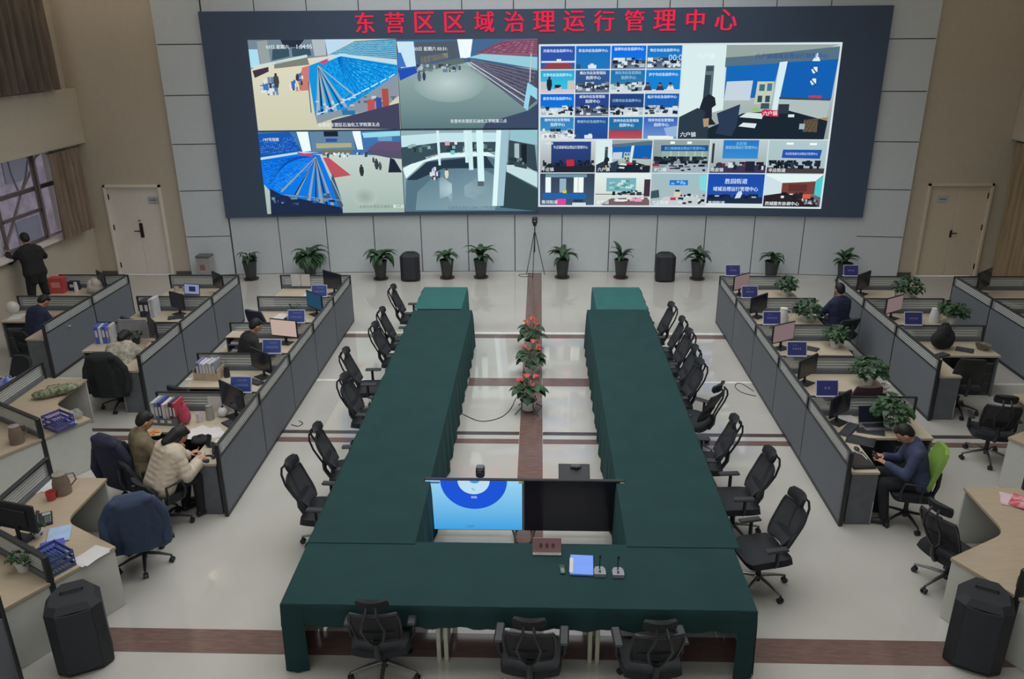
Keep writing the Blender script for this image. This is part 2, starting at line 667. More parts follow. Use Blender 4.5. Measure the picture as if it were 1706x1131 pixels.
# doors
m_door = M('cream_painted_door', (176, 170, 164), 0.5, var=0.02, k=1.8)
m_doorR = M('cream_painted_door_shaded', (164, 154, 138), 0.5, var=0.02, k=1.75)  # same cream paint, the weaker daylight on the right put into its colour
m_lock = M('dark_bronze', (44, 38, 34), 0.4, 0.5)
m_notice = M('notice_paper', (150, 150, 152), 0.8)
m_ink = M('printed_ink', (74, 72, 84), 0.8)
def door(name, x0, x1, md, lock, notice_x):
    t = thing(name, None, None, (0, 19.1, 0))
    struct(t)
    b = B().use(md)
    for x in (x0 + 0.025, x1 - 0.025):
        b.box((x, -0.045, DH / 2), (0.05, 0.12, DH))
    b.box(((x0 + x1) / 2, -0.045, DH - 0.025), (x1 - x0, 0.12, 0.05))
    b.obj('door_frame', t)
    xm = (x0 + x1) / 2
    for a, c in ((x0 + 0.055, xm - 0.004), (xm + 0.004, x1 - 0.055)):
        b = B().use(md)
        b.box(((a + c) / 2, 0.0, DH / 2 - 0.02), (c - a, 0.045, DH - 0.075), 0.006)
        lf = b.obj('door_leaf', t)
        hx = a + 0.008 if a < xm - 0.3 else c - 0.008
        for z in (0.25, 1.2, 1.95):
            b = B().use(m_lock)
            b.box((hx, -0.03, z), (0.022, 0.02, 0.13))
            b.obj('hinge', lf)
    b = B().use(m_lock)
    lx = xm + (0.05 if lock == 'big' else -0.05)
    if lock == 'big':
        b.box((lx, -0.036, 1.13), (0.085, 0.03, 0.36), 0.01)
        b.tube([(lx, -0.05, 1.12), (lx, -0.085, 1.12), (lx - 0.16, -0.085, 1.12)], 0.013, 8)
        b.box((lx - 0.02, -0.03, 1.37), (0.07, 0.015, 0.02), 0.004)
    else:
        b.box((lx + 0.03, -0.036, 1.05), (0.05, 0.03, 0.17), 0.01)
        b.tube([(lx + 0.03, -0.05, 1.07), (lx + 0.03, -0.085, 1.07), (lx + 0.15, -0.085, 1.07)], 0.013, 8)
    b.obj('door_handle', t)
    b = B().use(m_notice)
    b.box((notice_x, -0.027, 1.86), (0.26, 0.004, 0.18))
    b.use(m_ink)
    for i in range(3):
        b.box((notice_x - 0.05 + i * 0.05, -0.03, 1.87), (0.032, 0.003, 0.035))
    b.box((notice_x, -0.03, 1.80), (0.14, 0.003, 0.006))
    b.obj('door_notice', t)
    return t
door('door_1', DL[0], DL[1], m_door, 'big', -9.32)
door('door_2', DR[0], DR[1], m_doorR, 'small', 9.42)

b = B().use(M('dark_red_box', (92, 52, 48), 0.5))
b.box((0, 0, 0), (0.09, 0.22, 0.26), 0.01)
b.use(m_black).box((-0.05, 0, 0.03), (0.012, 0.1, 0.06), 0.004)
tag(b.obj('fire_alarm_box', None, (XR - 0.05, 18.0, 1.87)), 'small dark red box on the right side wall', 'alarm box')

# ceiling spiral lamps whose glow mirrors in the floor
m_lamp = emit('lamp_glow', (255, 236, 214), 130)
for x, y, lb in ((-9.33, 18.13, 'spiral ceiling lamp over the left door corner'), (-9.26, 15.93, 'spiral ceiling lamp over the desks on the left'), (9.07, 15.56, 'spiral ceiling lamp over the desks on the right')):
    t = thing('ceiling_lamp', lb, 'lamp', (x, y, 8.5))
    b = B().use(m_white)
    b.lathe([(0.02, 0), (0.13, 0), (0.15, -0.03), (0.145, -0.03), (0.11, -0.005), (0.02, -0.005)], n=24, cap=True)
    b.obj('lamp_ring', t)
    b = B().use(m_lamp)
    b.tube([(0.085 * math.cos(a * 0.4) * (0.45 + 0.018 * a), 0.085 * math.sin(a * 0.4) * (0.45 + 0.018 * a), -0.05 - 0.0025 * a) for a in range(42)], 0.018, 6)
    b.obj('spiral_tube', t)

# ================================================================== video wall
TXT = {}
def text_mesh(s, bold=0.0):
    key = (s, bold)
    if key in TXT:
        return TXT[key]
    cu = bpy.data.curves.new('t', 'FONT')
    cu.body = s
    cu.resolution_u = 2
    cu.offset = bold
    o = bpy.data.objects.new('t', cu)
    COL.objects.link(o)
    dg = bpy.context.evaluated_depsgraph_get()
    dg.update()
    me = bpy.data.meshes.new_from_object(o.evaluated_get(dg))
    vs = [(v.co.x, v.co.y) for v in me.vertices]
    fs = [tuple(p.vertices) for p in me.polygons]
    bpy.data.objects.remove(o)
    bpy.data.curves.remove(cu)
    bpy.data.meshes.remove(me)
    x0, x1 = min(p[0] for p in vs), max(p[0] for p in vs)
    y0, y1 = min(p[1] for p in vs), max(p[1] for p in vs)
    h = y1 - y0
    vs = [((x - (x0 + x1) / 2) / h, (y - (y0 + y1) / 2) / h) for x, y in vs]
    TXT[key] = (vs, fs, (x1 - x0) / h)
    return TXT[key]

class Pic:
    """a picture on a display: coloured polygons in u (right) and v (down), laid in thin layers on the panel"""
    def __init__(s, rect, bend=True, dz=0.0018):
        s.r = rect
        s.bm = bmesh.new()
        s.cl = s.bm.loops.layers.float_color.new('Col')
        s.l = 1
        s.bend = bend
        s.dz = dz
        s.rng = random.Random(int(rect[0] * 977 + rect[1] * 131) & 0xffff)

    def up(s):
        s.l += 1
        return s

    def P(s, u, v):
        x0, z0, x1, z1 = s.r
        return (x0 + (x1 - x0) * u, -s.l * s.dz, z1 - (z1 - z0) * v)

    def face(s, pts, cols):
        vs = [s.bm.verts.new(p) for p in pts]
        f = s.bm.faces.new(vs)
        for lp, c in zip(f.loops, cols):
            lp[s.cl] = (lin(c[0]), lin(c[1]), lin(c[2]), 1)

    def poly(s, uv, col, *more):
        cols = [col, *more] if more else [col] * len(uv)
        s.face([s.P(*p) for p in uv], cols)
        return s

    def rect(s, u0, v0, u1, v1, col, col2=None):
        c2 = col2 or col
        return s.poly([(u0, v0), (u1, v0), (u1, v1), (u0, v1)], col, col, c2, c2)

    def line(s, u0, v0, u1, v1, w, col, w2=None):
        w2 = w if w2 is None else w2
        x0, z0, x1, z1 = s.r
        a = (x1 - x0) / (z1 - z0)
        du, dv = (u1 - u0) * a, v1 - v0
        L = math.hypot(du, dv) or 1
        nu, nv = -dv / L / a, du / L
        return s.poly([(u0 + nu * w, v0 + nv * w), (u1 + nu * w2, v1 + nv * w2), (u1 - nu * w2, v1 - nv * w2), (u0 - nu * w, v0 - nv * w)], col)

    def clutter(s, u0, v0, u1, v1, n, cols, su=0.03, sv=0.05):
        for _ in range(n):
            u, v = s.rng.uniform(u0, u1), s.rng.uniform(v0, v1)
            a, c = su * s.rng.uniform(0.4, 1.2), sv * s.rng.uniform(0.4, 1.2)
            u, v = min(max(u, u0 + a / 2), u1 - a / 2), min(max(v, v0 + c / 2), v1 - c / 2)
            s.l += 1 if _ % 6 == 5 else 0
            s.rect(u - a / 2, v - c / 2, u + a / 2, v + c / 2, s.rng.choice(cols))
        return s

    def soft(s, cu, cv, ru, rv, c, e, n=20):
        """patch of the picture that fades from its middle outwards"""
        for i in range(n):
            a, b_ = 2 * PI * i / n, 2 * PI * (i + 1) / n
            s.poly([(cu, cv), (cu + ru * math.cos(a), cv + rv * math.sin(a)), (cu + ru * math.cos(b_), cv + rv * math.sin(b_))], c, e, e)
        return s

    def seats(s, q, rows, cols, cols_, fill=0.7):
        """rows of seats in a four-cornered block (corners run around)"""
        (a, b_, c, d) = q
        def at(i, j):
            return tuple((a[k] * (1 - i) + b_[k] * i) * (1 - j) + (d[k] * (1 - i) + c[k] * i) * j for k in (0, 1))
        for i in range(cols):
            for j in range(rows):
                i0, i1, j0, j1 = i / cols, (i + fill) / cols, j / rows, (j + fill * 0.8) / rows
                s.poly([at(i0, j0), at(i1, j0), at(i1, j1), at(i0, j1)], s.rng.choice(cols_))
        return s

    def person(s, u, v, h, col, head=(60, 50, 50)):
        w = h * 0.17 * (s.r[3] - s.r[1]) / (s.r[2] - s.r[0])
        s.poly([(u - w, v - h * 0.8), (u + w, v - h * 0.8), (u + w * 1.2, v - h * 0.4), (u + w * 0.6, v), (u - w * 0.6, v), (u - w * 1.2, v - h * 0.4)], col)
        return s.rect(u - w * 0.5, v - h, u + w * 0.5, v - h * 0.8, head)

    def text(s, txt, u, v, h, col=(245, 248, 250), align='c', bold=0.02, maxw=None):
        vs, fs, asp = text_mesh(txt)
        x0, z0, x1, z1 = s.r
        hm = h * (z1 - z0)
        wx = hm
        if maxw and asp * hm > maxw * (x1 - x0):
            wx = maxw * (x1 - x0) / asp
        cx, y, cz = s.P(u, v)
        dup = bold * 1.6 * wx
        if align == 'l':
            cx += asp * wx / 2
        bv = [s.bm.verts.new((cx + p[0] * wx, y, cz + p[1] * hm)) for p in vs]
        bv2 = [s.bm.verts.new((q.co.x + dup, q.co.y - s.dz * 0.5, q.co.z)) for q in bv] if bold else None
        c = (lin(col[0]), lin(col[1]), lin(col[2]), 1)
        for f in fs + ([tuple(-1 - i for i in f) for f in fs] if bold else []):
            try:
                fc = s.bm.faces.new([bv[i] if i >= 0 else bv2[-1 - i] for i in f])
                for lp in fc.loops:
                    lp[s.cl] = c
            except ValueError:
                pass
        return s

    def obj(s, name, parent, y0=0.0):
        if s.bend:
            x = -7.5
            while x < 7.5:
                if s.r[0] < x < s.r[2]:
                    bmesh.ops.bisect_plane(s.bm, geom=s.bm.verts[:] + s.bm.edges[:] + s.bm.faces[:], plane_co=(x, 0, 0), plane_no=(1, 0, 0))
                x += 0.3
            for v in s.bm.verts:
                v.co.y += wall_y(v.co.x) - 0.10
        s.bm.normal_update()
        me = bpy.data.meshes.new(name)
        s.bm.to_mesh(me)
        s.bm.free()
        me.materials.append(emit('display_picture', None, 1.0, attr=True))
        o = bpy.data.objects.new(name, me)
        COL.objects.link(o)
        o.parent = parent
        return o

vw = thing('video_wall', 'huge curved LED video wall with red title and camera feeds', 'video wall', (0, 0, 0))
m_led = M('unlit_led_panel', (46, 58, 76), 0.6, var=0.02, k=2.2)
b = B().use(m_led)
n = 40
xs = [-7.57 + 15.17 * i / n for i in range(n + 1)]
b.prism([(x, wall_y(x) - 0.09) for x in xs] + [(x, wall_y(x) - 0.002) for x in reversed(xs)], 1.45, 6.07)
b.obj('led_panel', vw)

# title: thirteen red characters
ttl = '东营区区域治理运行管理中心'
p = Pic((-7.57, 1.45, 7.6, 6.07))
for i, ch in enumerate(ttl):
    x = -3.93 + i * (4.08 + 3.93) / 12
    p.text(ch, (x + 7.57) / 15.17, (6.07 - 5.81) / 4.62, 0.43 / 4.62, (240, 40, 72), bold=0.025)
p.obj('title_lettering', vw)

W_ = (235, 245, 248)
# ---- feed 1: blue stands, hall floor left
p = Pic((-6.56, 3.49, -3.25, 5.47))
p.rect(0, 0, 1, 1, (226, 220, 200), (204, 204, 176)).soft(.2, .5, .17, .2, (244, 238, 220), (218, 214, 190)).up()
p.poly([(0, 0), (.53, 0), (.53, .18), (.4, .2), (0, .31)], (116, 136, 150)).up()
p.poly([(0, .1), (.06, .1), (.065, .27), (0, .3)], (170, 222, 240))
p.poly([(.06, .02), (.13, .0), (.14, .25), (.07, .28)], (150, 160, 160))
p.poly([(.22, 0), (.38, 0), (.34, .08), (.24, .08)], (40, 52, 66))
p.poly([(.16, .1), (.27, .09), (.27, .18), (.15, .22)], (58, 84, 100)).poly([(.29, .09), (.41, .08), (.42, .17), (.29, .18)], (58, 84, 100))
p.poly([(.43, 0), (.52, 0), (.52, .17), (.44, .18)], (176, 190, 196))
p.poly([(.52, 0), (.72, 0), (.53, .17)], (190, 218, 240)).up()
p.poly([(.01, .28), (.39, .16), (.39, .19), (.02, .31)], (206, 220, 218))
p.poly([(.16, .24), (.39, .2), (.4, .27), (.16, .31)], (124, 130, 120))
p.poly([(.01, .33), (.12, .29), (.12, .34), (.02, .41)], (66, 54, 70)).up()
p.poly([(.35, .3), (.4, .28), (.385, .55), (.29, .56)], (206, 122, 112)).up()
p.clutter(.05, .4, .17, .6, 26, [(60, 120, 190), (220, 225, 230), (70, 70, 80), (120, 140, 160)], .03, .07)
p.clutter(.25, .36, .35, .55, 18, [(60, 110, 180), (225, 225, 225), (160, 130, 70), (60, 60, 60)], .022, .07)
p.person(.165, .52, .16, (70, 70, 70)).up()
p.poly([(.53, .17), (.72, .02), (1, 0), (1, .22), (.62, .16)], (58, 138, 178)).up()
for k in range(9):
    t_ = k / 9
    p.line(.54 + .18 * t_, .16 - .14 * t_, 1, .2 - .2 * t_, .004, (150, 202, 222))
p.poly([(.4, .28), (.6, .17), (1, .27), (1, .44), (.64, .78), (.41, .85), (.39, .4)], (16, 150, 228)).up()
p.seats([(.62, .2), (.99, .29), (.99, .44), (.74, .64)], 12, 26, [(40, 176, 240), (10, 128, 214), (24, 150, 230), (70, 190, 240)]).seats([(.5, .29), (.6, .2), (.72, .6), (.64, .72)], 26, 9, [(40, 176, 240), (10, 120, 206), (24, 150, 230)]).seats([(.56, .15), (.74, .03), (.99, .02), (.99, .19)], 9, 24, [(120, 190, 214), (60, 140, 186), (90, 170, 204)], .6).up()
p.poly([(.48, .23), (.62, .15), (1, .24), (1, .28), (.62, .18), (.5, .25)], (196, 222, 228))
p.poly([(.47, .24), (.6, .165), (.61, .18), (.49, .27)], (216, 70, 112)).up()
for i in range(11):
    t_ = i / 10
    p.line(.6 + .0 * t_, .19 + .05 * t_, 1 - .3 * t_, .3 + .42 * t_, .003, (10, 96, 190))
for (u, v, w) in ((.49, .82, .02), (.56, .8, .02), (.63, .74, .016), (.7, .62, .01), (.43, .84, .022)):
    p.line(.46, .28, u, v, .004, (168, 176, 178), w)
p.up()
for (u, v, w) in ((.46, .82, .012), (.53, .8, .010), (.6, .74, .008)):
    p.line(.46, .3, u, v, .002, (34, 44, 60), w)
p.poly([(.41, .84), (.62, .76), (1, .38), (1, .62), (.9, .75), (.55, .86), (.42, .93)], (138, 152, 166)).up()
for i in range(9):
    p.line(.42 + i * .065, .82 - .05 * i, .5 + i * .06, .78 - .05 * i, .006, (214, 230, 236))
p.clutter(.42, .62, .98, .8, 30, [(90, 100, 110), (200, 210, 220), (60, 120, 190)], .03, .03)
p.rect(.78, .66, .83, .8, (196, 84, 84)).rect(.84, .64, .88, .78, (50, 84, 160)).rect(.885, .54, .93, .76, (176, 82, 66)).rect(.6, .78, .69, .83, (40, 120, 170))
p.poly([(.52, .89), (1, .7), (1, 1), (.52, .98)], (68, 70, 96)).up()
p.line(.385, .45, .385, .8, .006, (90, 110, 120)).up().up()
p.text('03日 星期六', .2, .075, .045, W_).text('1:04:05', .38, .075, .045, W_)
p.text('东营市东营区石油化工学院第五点', .64, .94, .045, W_)
p.obj('camera_feed', vw)
# ---- feed 2: empty hall, brown stands right
p = Pic((-3.235, 3.50, -0.06, 5.45))
p.rect(0, 0, 1, 1, (168, 190, 186), (92, 122, 128)).up()
p.poly([(0, 0), (1, 0), (1, .33), (.5, .25), (0, .36)], (70, 106, 146)).up()
p.soft(.36, .48, .26, .22, (190, 208, 206), (140, 165, 165)).up()
p.poly([(0, .02), (.12, .02), (.13, .29), (.02, .31)], (200, 232, 246)).rect(.0, .14, .07, .3, (60, 120, 200))
p.poly([(.43, 0), (.54, 0), (.52, .2), (.45, .21)], (240, 252, 255))
p.poly([(.13, .03), (.43, .02), (.44, .2), (.14, .28)], (82, 92, 106))
p.poly([(.16, .19), (.43, .13), (.43, .18), (.16, .27)], (150, 150, 116))
p.rect(.25, .1, .33, .15, (44, 74, 140)).up()
p.poly([(0, .33), (.12, .3), (.14, .36), (.01, .45)], (36, 80, 190))
p.poly([(.14, .3), (.47, .2), (.48, .26), (.15, .36)], (98, 112, 110)).up()
p.clutter(.13, .27, .45, .36, 30, [(60, 70, 80), (170, 190, 196), (110, 130, 150)], .03, .04)
p.poly([(.56, .15), (.75, .02), (1, 0), (1, .18), (.6, .18)], (150, 86, 112)).up()
for k in range(7):
    p.line(.57 + .027 * k, .14 - .017 * k, 1, .15 - .022 * k, .004, (92, 66, 92))
p.poly([(.5, .2), (.6, .16), (1, .2), (1, .33), (.56, .21)], (150, 206, 220)).up()
p.poly([(.5, .21), (1, .35), (1, .68), (.92, .78), (.56, .34)], (78, 80, 100)).up()
for k in range(9):
    p.line(.52, .22 + .012 * k, .99 - .01 * k, .38 + .045 * k, .003, (128, 128, 150))
p.seats([(.53, .225), (.99, .36), (.99, .64), (.9, .7)], 12, 34, [(96, 96, 120), (70, 70, 92), (110, 108, 128)], .55).seats([(.62, .14), (.78, .03), (.99, .02), (.99, .16)], 7, 22, [(170, 96, 120), (120, 70, 100), (186, 130, 150)], .6).up()
p.line(.5, .26, .92, .72, .006, (190, 205, 215)).line(.52, .25, .92, .64, .005, (200, 210, 220))
p.poly([(.93, .48), (1, .55), (1, .68), (.95, .62), (.93, .8), (.9, .76)], (150, 214, 236))
p.line(.955, .16, .945, .48, .006, (190, 206, 212))
p.poly([(.62, .94), (.93, .8), (1, .72), (1, 1), (.6, 1)], (62, 76, 104)).up()
p.person(.15, .46, .11, (90, 100, 120)).person(.185, .45, .1, (60, 70, 90)).up().up()
p.text('03日 星期六 03:31:', .24, .1, .045, W_)
p.text('东营市东营区石油化工学院第三点', .57, .915, .042, W_)
p.obj('camera_feed', vw)
# ---- feed 3: blue stands left, floor right
p = Pic((-6.57, 1.53, -3.27, 3.455))
p.rect(0, 0, 1, 1, (206, 220, 214), (164, 184, 176)).up()
p.poly([(0, 0), (1, 0), (1, .3), (.4, .27), (0, .32)], (66, 116, 176)).up()
p.poly([(0, .02), (.22, 0), (.3, .25), (0, .3)], (28, 88, 180))
p.poly([(.27, 0), (.35, 0), (.36, .23), (.3, .24)], (236, 252, 255)).poly([(.66, 0), (.72, 0), (.73, .22), (.69, .22)], (240, 252, 255))
p.poly([(.36, 0), (.67, 0), (.67, .22), (.37, .24)], (98, 134, 160)).up()
p.rect(.46, .0, .56, .06, (30, 38, 54)).rect(.47, .085, .55, .125, (40, 84, 170)).poly([(.4, .14), (.65, .14), (.65, .19), (.4, .2)], (176, 172, 130))
p.poly([(.73, .02), (1, .0), (1, .06), (.74, .08)], (150, 220, 236))
p.poly([(.77, .2), (.84, .13), (1, .13), (1, .24), (.78, .23)], (102, 82, 116)).rect(.84, .07, .94, .12, (110, 160, 200))
p.poly([(.76, .22), (1, .24), (1, .34), (.9, .32), (.76, .27)], (84, 84, 108)).up()
p.poly([(.43, .22), (.65, .22), (.65, .27), (.44, .29)], (110, 116, 104)).clutter(.46, .25, .76, .31, 30, [(60, 70, 90), (200, 210, 216), (240, 244, 240)], .02, .035)
p.poly([(.44, .31), (.48, .31), (.63, .53), (.5, .56)], (190, 84, 96)).up()
p.poly([(0, .33), (.25, .25), (.42, .28), (.55, .93), (.1, .85), (0, .62)], (14, 120, 232)).up()
for k in range(10):
    p.line(.4 - .02 * k, .29, .0 + .005 * k, .34 + .03 * k, .003, (8, 72, 170))
p.seats([(.02, .36), (.36, .28), (.34, .36), (.02, .62)], 14, 22, [(30, 136, 240), (8, 100, 216), (50, 150, 240)]).seats([(.03, .62), (.33, .36), (.37, .4), (.12, .74)], 14, 14, [(30, 136, 240), (8, 100, 216), (60, 160, 244)]).seats([(.01, .1), (.26, .06), (.28, .22), (.01, .28)], 8, 20, [(40, 110, 200), (20, 76, 166), (90, 150, 214)], .6).up()
p.poly([(0, .3), (.28, .235), (.42, .25), (.28, .26), (0, .33)], (190, 220, 232))
p.poly([(.22, .25), (.26, .24), (.38, .28), (.36, .3)], (214, 62, 98))
for (u, v, w) in ((.12, .72, .012), (.22, .78, .016), (.31, .85, .02), (.4, .88, .024), (.48, .9, .02)):
    p.line(.39, .3, u, v, .004, (150, 160, 158), w)
p.up()
for (u, v, w) in ((.2, .8, .008), (.44, .9, .012), (.36, .87, .009)):
    p.line(.39, .32, u, v, .002, (30, 40, 60), w)
p.poly([(.04, .68), (.12, .76), (.55, .93), (.55, 1), (.03, 1)], (32, 44, 72)).poly([(.5, .5), (.56, .9), (.53, .97), (.48, .6)], (70, 92, 110)).up()
p.line(.43, .32, .56, .9, .005, (160, 190, 210)).line(.14, .76, .55, .84, .004, (130, 160, 190))
p.clutter(.03, .75, .5, .9, 24, [(60, 90, 130), (30, 50, 90), (110, 140, 160)], .04, .03)
p.soft(.72, .8, .09, .12, (150, 166, 160), (178, 196, 188)).poly([(.92, .32), (.95, .34), (1, .5), (.9, .5)], (36, 44, 60)).up()
p.person(.71, .54, .14, (50, 54, 60)).person(.82, .46, .13, (60, 66, 74)).person(.845, .47, .1, (80, 84, 90)).person(.8, .38, .07, (70, 70, 76)).up().up()
p.text('197号场馆', .09, .085, .04, W_).text('东营市东营区石油化工', .8, .92, .04, (120, 134, 130)).text('第二点', .96, .92, .045, W_)
p.obj('camera_feed', vw)
# ---- feed 4: atrium with white columns
p = Pic((-3.255, 1.54, -0.05, 3.455))
p.rect(0, 0, 1, 1, (150, 176, 182), (120, 152, 164)).up()
p.poly([(.02, .62), (.2, .36), (.6, .3), (1, .52), (1, 1), (0, 1)], (86, 116, 132)).up()
p.poly([(.1, .75), (.28, .48), (.55, .44), (.75, .6), (.68, .98), (.08, .98)], (110, 140, 154), (96, 128, 144), (104, 134, 150), (120, 150, 160), (140, 168, 176), (120, 150, 162)).soft(.42, .72, .24, .2, (196, 220, 226), (124, 152, 164)).up()
p.poly([(0, .06), (.3, .03), (.7, .03), (.7, .14), (.3, .14), (0, .2)], (196, 228, 236))
p.poly([(0, .2), (.3, .14), (.7, .14), (.7, .26), (.3, .28), (0, .44)], (58, 80, 90))
p.poly([(0, .46), (.14, .33), (.3, .27), (.62, .25), (.7, .32), (.6, .31), (.3, .33), (.16, .38), (.02, .58)], (226, 246, 248))
p.poly([(.02, .6), (.18, .38), (.62, .31), (.68, .46), (.3, .46), (.1, .6)], (40, 58, 74)).up()
p.clutter(.02, .16, .68, .26, 30, [(40, 60, 64), (90, 120, 120), (150, 176, 180), (70, 100, 110)], .03, .06)
p.rect(.32, .13, .355, .18, (220, 160, 176)).rect(.39, .13, .41, .17, (230, 230, 230)).rect(.36, .24, .39, .29, (110, 200, 210)).up()
p.poly([(.79, .12), (.98, .18), (1, .5), (.78, .42)], (56, 74, 84)).poly([(.77, .42), (.9, .42), (1, .52), (1, .7), (.77, .5)], (196, 224, 228))
p.poly([(.76, .5), (1, .72), (1, 1), (.72, .95)], (50, 70, 78)).poly([(.8, 0), (1, 0), (1, .18), (.8, .12)], (150, 196, 206)).up()
p.rect(.83, .16, .865, .34, (170, 190, 196)).rect(.88, .17, .92, .4, (28, 38, 44)).clutter(.79, .33, .9, .42, 12, [(110, 130, 136), (40, 60, 60)], .03, .04)
for (u0, u1, v1, c) in ((.26, .28, .42, (214, 240, 244)), (.46, .485, .39, (214, 240, 244)), (.485, .52, .48, (206, 238, 240)), (.55, .6, .62, (214, 246, 248))):
    p.poly([(u0, 0), (u1, 0), (u1 + .005, v1), (u0 + .008, v1)], c)
p.poly([(.7, 0), (.79, 0), (.745, .93), (.66, .93)], (222, 248, 250)).up()
p.poly([(.735, 0), (.79, 0), (.745, .93), (.695, .93)], (160, 194, 206)).rect(.555, .62, .6, .68, (90, 100, 112))
p.clutter(.2, .44, .28, .6, 16, [(40, 90, 150), (60, 60, 70), (220, 220, 226)], .02, .06).person(.325, .58, .12, (226, 214, 190)).up().up()
p.text('东营市东营区石油化工学院第四点', .52, .95, .04, (90, 120, 134))
p.obj('camera_feed', vw)
# ---- conference mosaic: white bordered frame with 16 small, 1 large and 10 medium tiles
RX0, RX1, RZ0, RZ1 = 0.0, 6.60, 1.675, 5.30
p = Pic((RX0 - 0.03, RZ0 - 0.03, RX1 + 0.03, RZ1 + 0.03))
p.l = 0.5
p.rect(0, 0, 1, 1, (214, 226, 232))
p.obj('mosaic_border', vw)
def sub(u0, v0, u1, v1, g=0.012):
    w, h = RX1 - RX0, RZ1 - RZ0
    return (RX0 + w * u0 + g, RZ1 - h * v1 + g, RX0 + w * u1 - g, RZ1 - h * v0 - g)
BL = [((44, 84, 170), (52, 90, 180)), ((30, 110, 190), (34, 120, 190)), ((16, 110, 226), (20, 120, 236)), ((30, 110, 190), (20, 140, 220)),
      ((40, 170, 214), (60, 200, 226)), ((52, 92, 150), (48, 82, 130)), ((36, 112, 176), (50, 130, 180)), ((20, 130, 216), (26, 130, 210)),
      ((16, 110, 214), (20, 120, 226)), ((44, 72, 150), (40, 70, 130)), ((38, 70, 132), (34, 62, 116)), ((26, 96, 180), (30, 100, 180)),
      ((50, 130, 190), (60, 150, 200)), ((40, 86, 156), (34, 76, 150)), ((30, 110, 170), (40, 120, 160)), ((46, 96, 190), (110, 150, 206))]
TT = ['济南市应急指挥中心', '青岛市应急指挥中心', '淄博市应急指挥中心', '枣庄市应急指挥中心', '东营市应急指挥中心', '烟台市应急管理局|指挥中心', '潍坊市应急管理局|指挥中心', '济宁市应急指挥中心',
      '泰安市应急指挥中心', '威海市应急管理局|指挥中心', '日照市应急指挥中心', '临沂市应急指挥中心', '德州市应急管理局|指挥中心', '聊城市应急指挥中心', '滨州市应急管理局|指挥中心', '菏泽市应急管理局|指挥中心']
TY = [.2, .2, .14, .2, .2, .12, .12, .2, .2, .12, .3, .14, .12, .2, .16, .14]
UB, VB = 0.483, 0.57
for i in range(16):
    c, r = i % 4, i // 4
    p = Pic(sub(UB * c / 4, VB * r / 4, UB * (c + 1) / 4, VB * (r + 1) / 4))
    p.rect(0, 0, 1, 1, *BL[i]).up()
    dark = [(40, 46, 60), (60, 66, 80), (30, 40, 60)]
    pale = [(214, 224, 230), (176, 190, 200), (226, 232, 226), (120, 134, 150)]
    if i == 0:
        p.poly([(0, 1), (.25, .72), (.8, .72), (1, 1)], (150, 66, 76)).rect(.02, .64, 1, .72, (214, 226, 236)).rect(.47, .56, .6, .66, (240, 240, 240))
    elif i in (1, 13):
        p.rect(.3 if i == 13 else .36, .82, .54 if i == 13 else .6, .98, (226, 230, 240)).rect(.42, .76, .52, .84, (220, 226, 240)).rect(.0, .8, .14, .98, (40, 86, 130))
    elif i == 4:
        p.rect(0, .84, 1, 1, (220, 196, 200)).rect(0, .5, .18, .86, (190, 196, 190)).rect(.8, .46, 1, .86, (200, 196, 186)).rect(.02, .6, .12, .84, (120, 90, 80)).rect(.86, .56, 1, .84, (130, 100, 90)).up()
        p.person(.26, .9, .62, (34, 40, 60)).rect(.42, .64, .6, .78, (30, 44, 64)).rect(.46, .74, .62, .86, (224, 180, 196))
    elif i == 7:
        p.rect(0, .86, 1, 1, (200, 214, 226)).up()
        for u in (.06, .42, .72):
            p.poly([(u - .12, .9), (u - .05, .68), (u + .07, .68), (u + .13, .9)], (60, 60, 74) if u != .72 else (220, 224, 220)).up().rect(u - .035, .6, u + .04, .72, (150, 110, 100)).rect(u - .04, .56, u + .045, .63, (30, 28, 32))
    elif i == 14:
        p.rect(0, .62, 1, .98, (176, 62, 76), (190, 80, 90)).rect(.42, .8, .58, .98, (240, 230, 240)).rect(.1, .58, .9, .64, (60, 90, 130))
    elif i == 15:
        p.rect(.14, .86, .9, 1, (236, 240, 236)).poly([(.6, .5), (1, .4), (1, .9), (.7, .88)], (150, 180, 214))
    else:
        p.rect(0, .62, 1, 1, (60, 76, 104) if i in (2, 3, 5, 9) else (190, 206, 214), (110, 124, 144) if i in (2, 3, 5, 9) else (214, 226, 222)).up()
        p.clutter(.02, .52, .98, .95, 30, dark + pale, .14, .14)
    p.up().up()
    tt = TT[i].split('|')
    colr = (236, 246, 252) if i not in (6, 10, 13) else (166, 204, 226)
    p.text(tt[0], .5, TY[i], .14, colr, maxw=.86)
    if len(tt) > 1:
        p.text(tt[1], .52, TY[i] + .21, .16, colr)
    if i == 3:
        p.text('00:0', .82, .52, .26, (210, 222, 230), bold=0)
    if i == 12:
        p.text('东营市市域治理中', .04, .86, .19, (250, 250, 250), 'l')
    p.obj('conference_tile', vw)

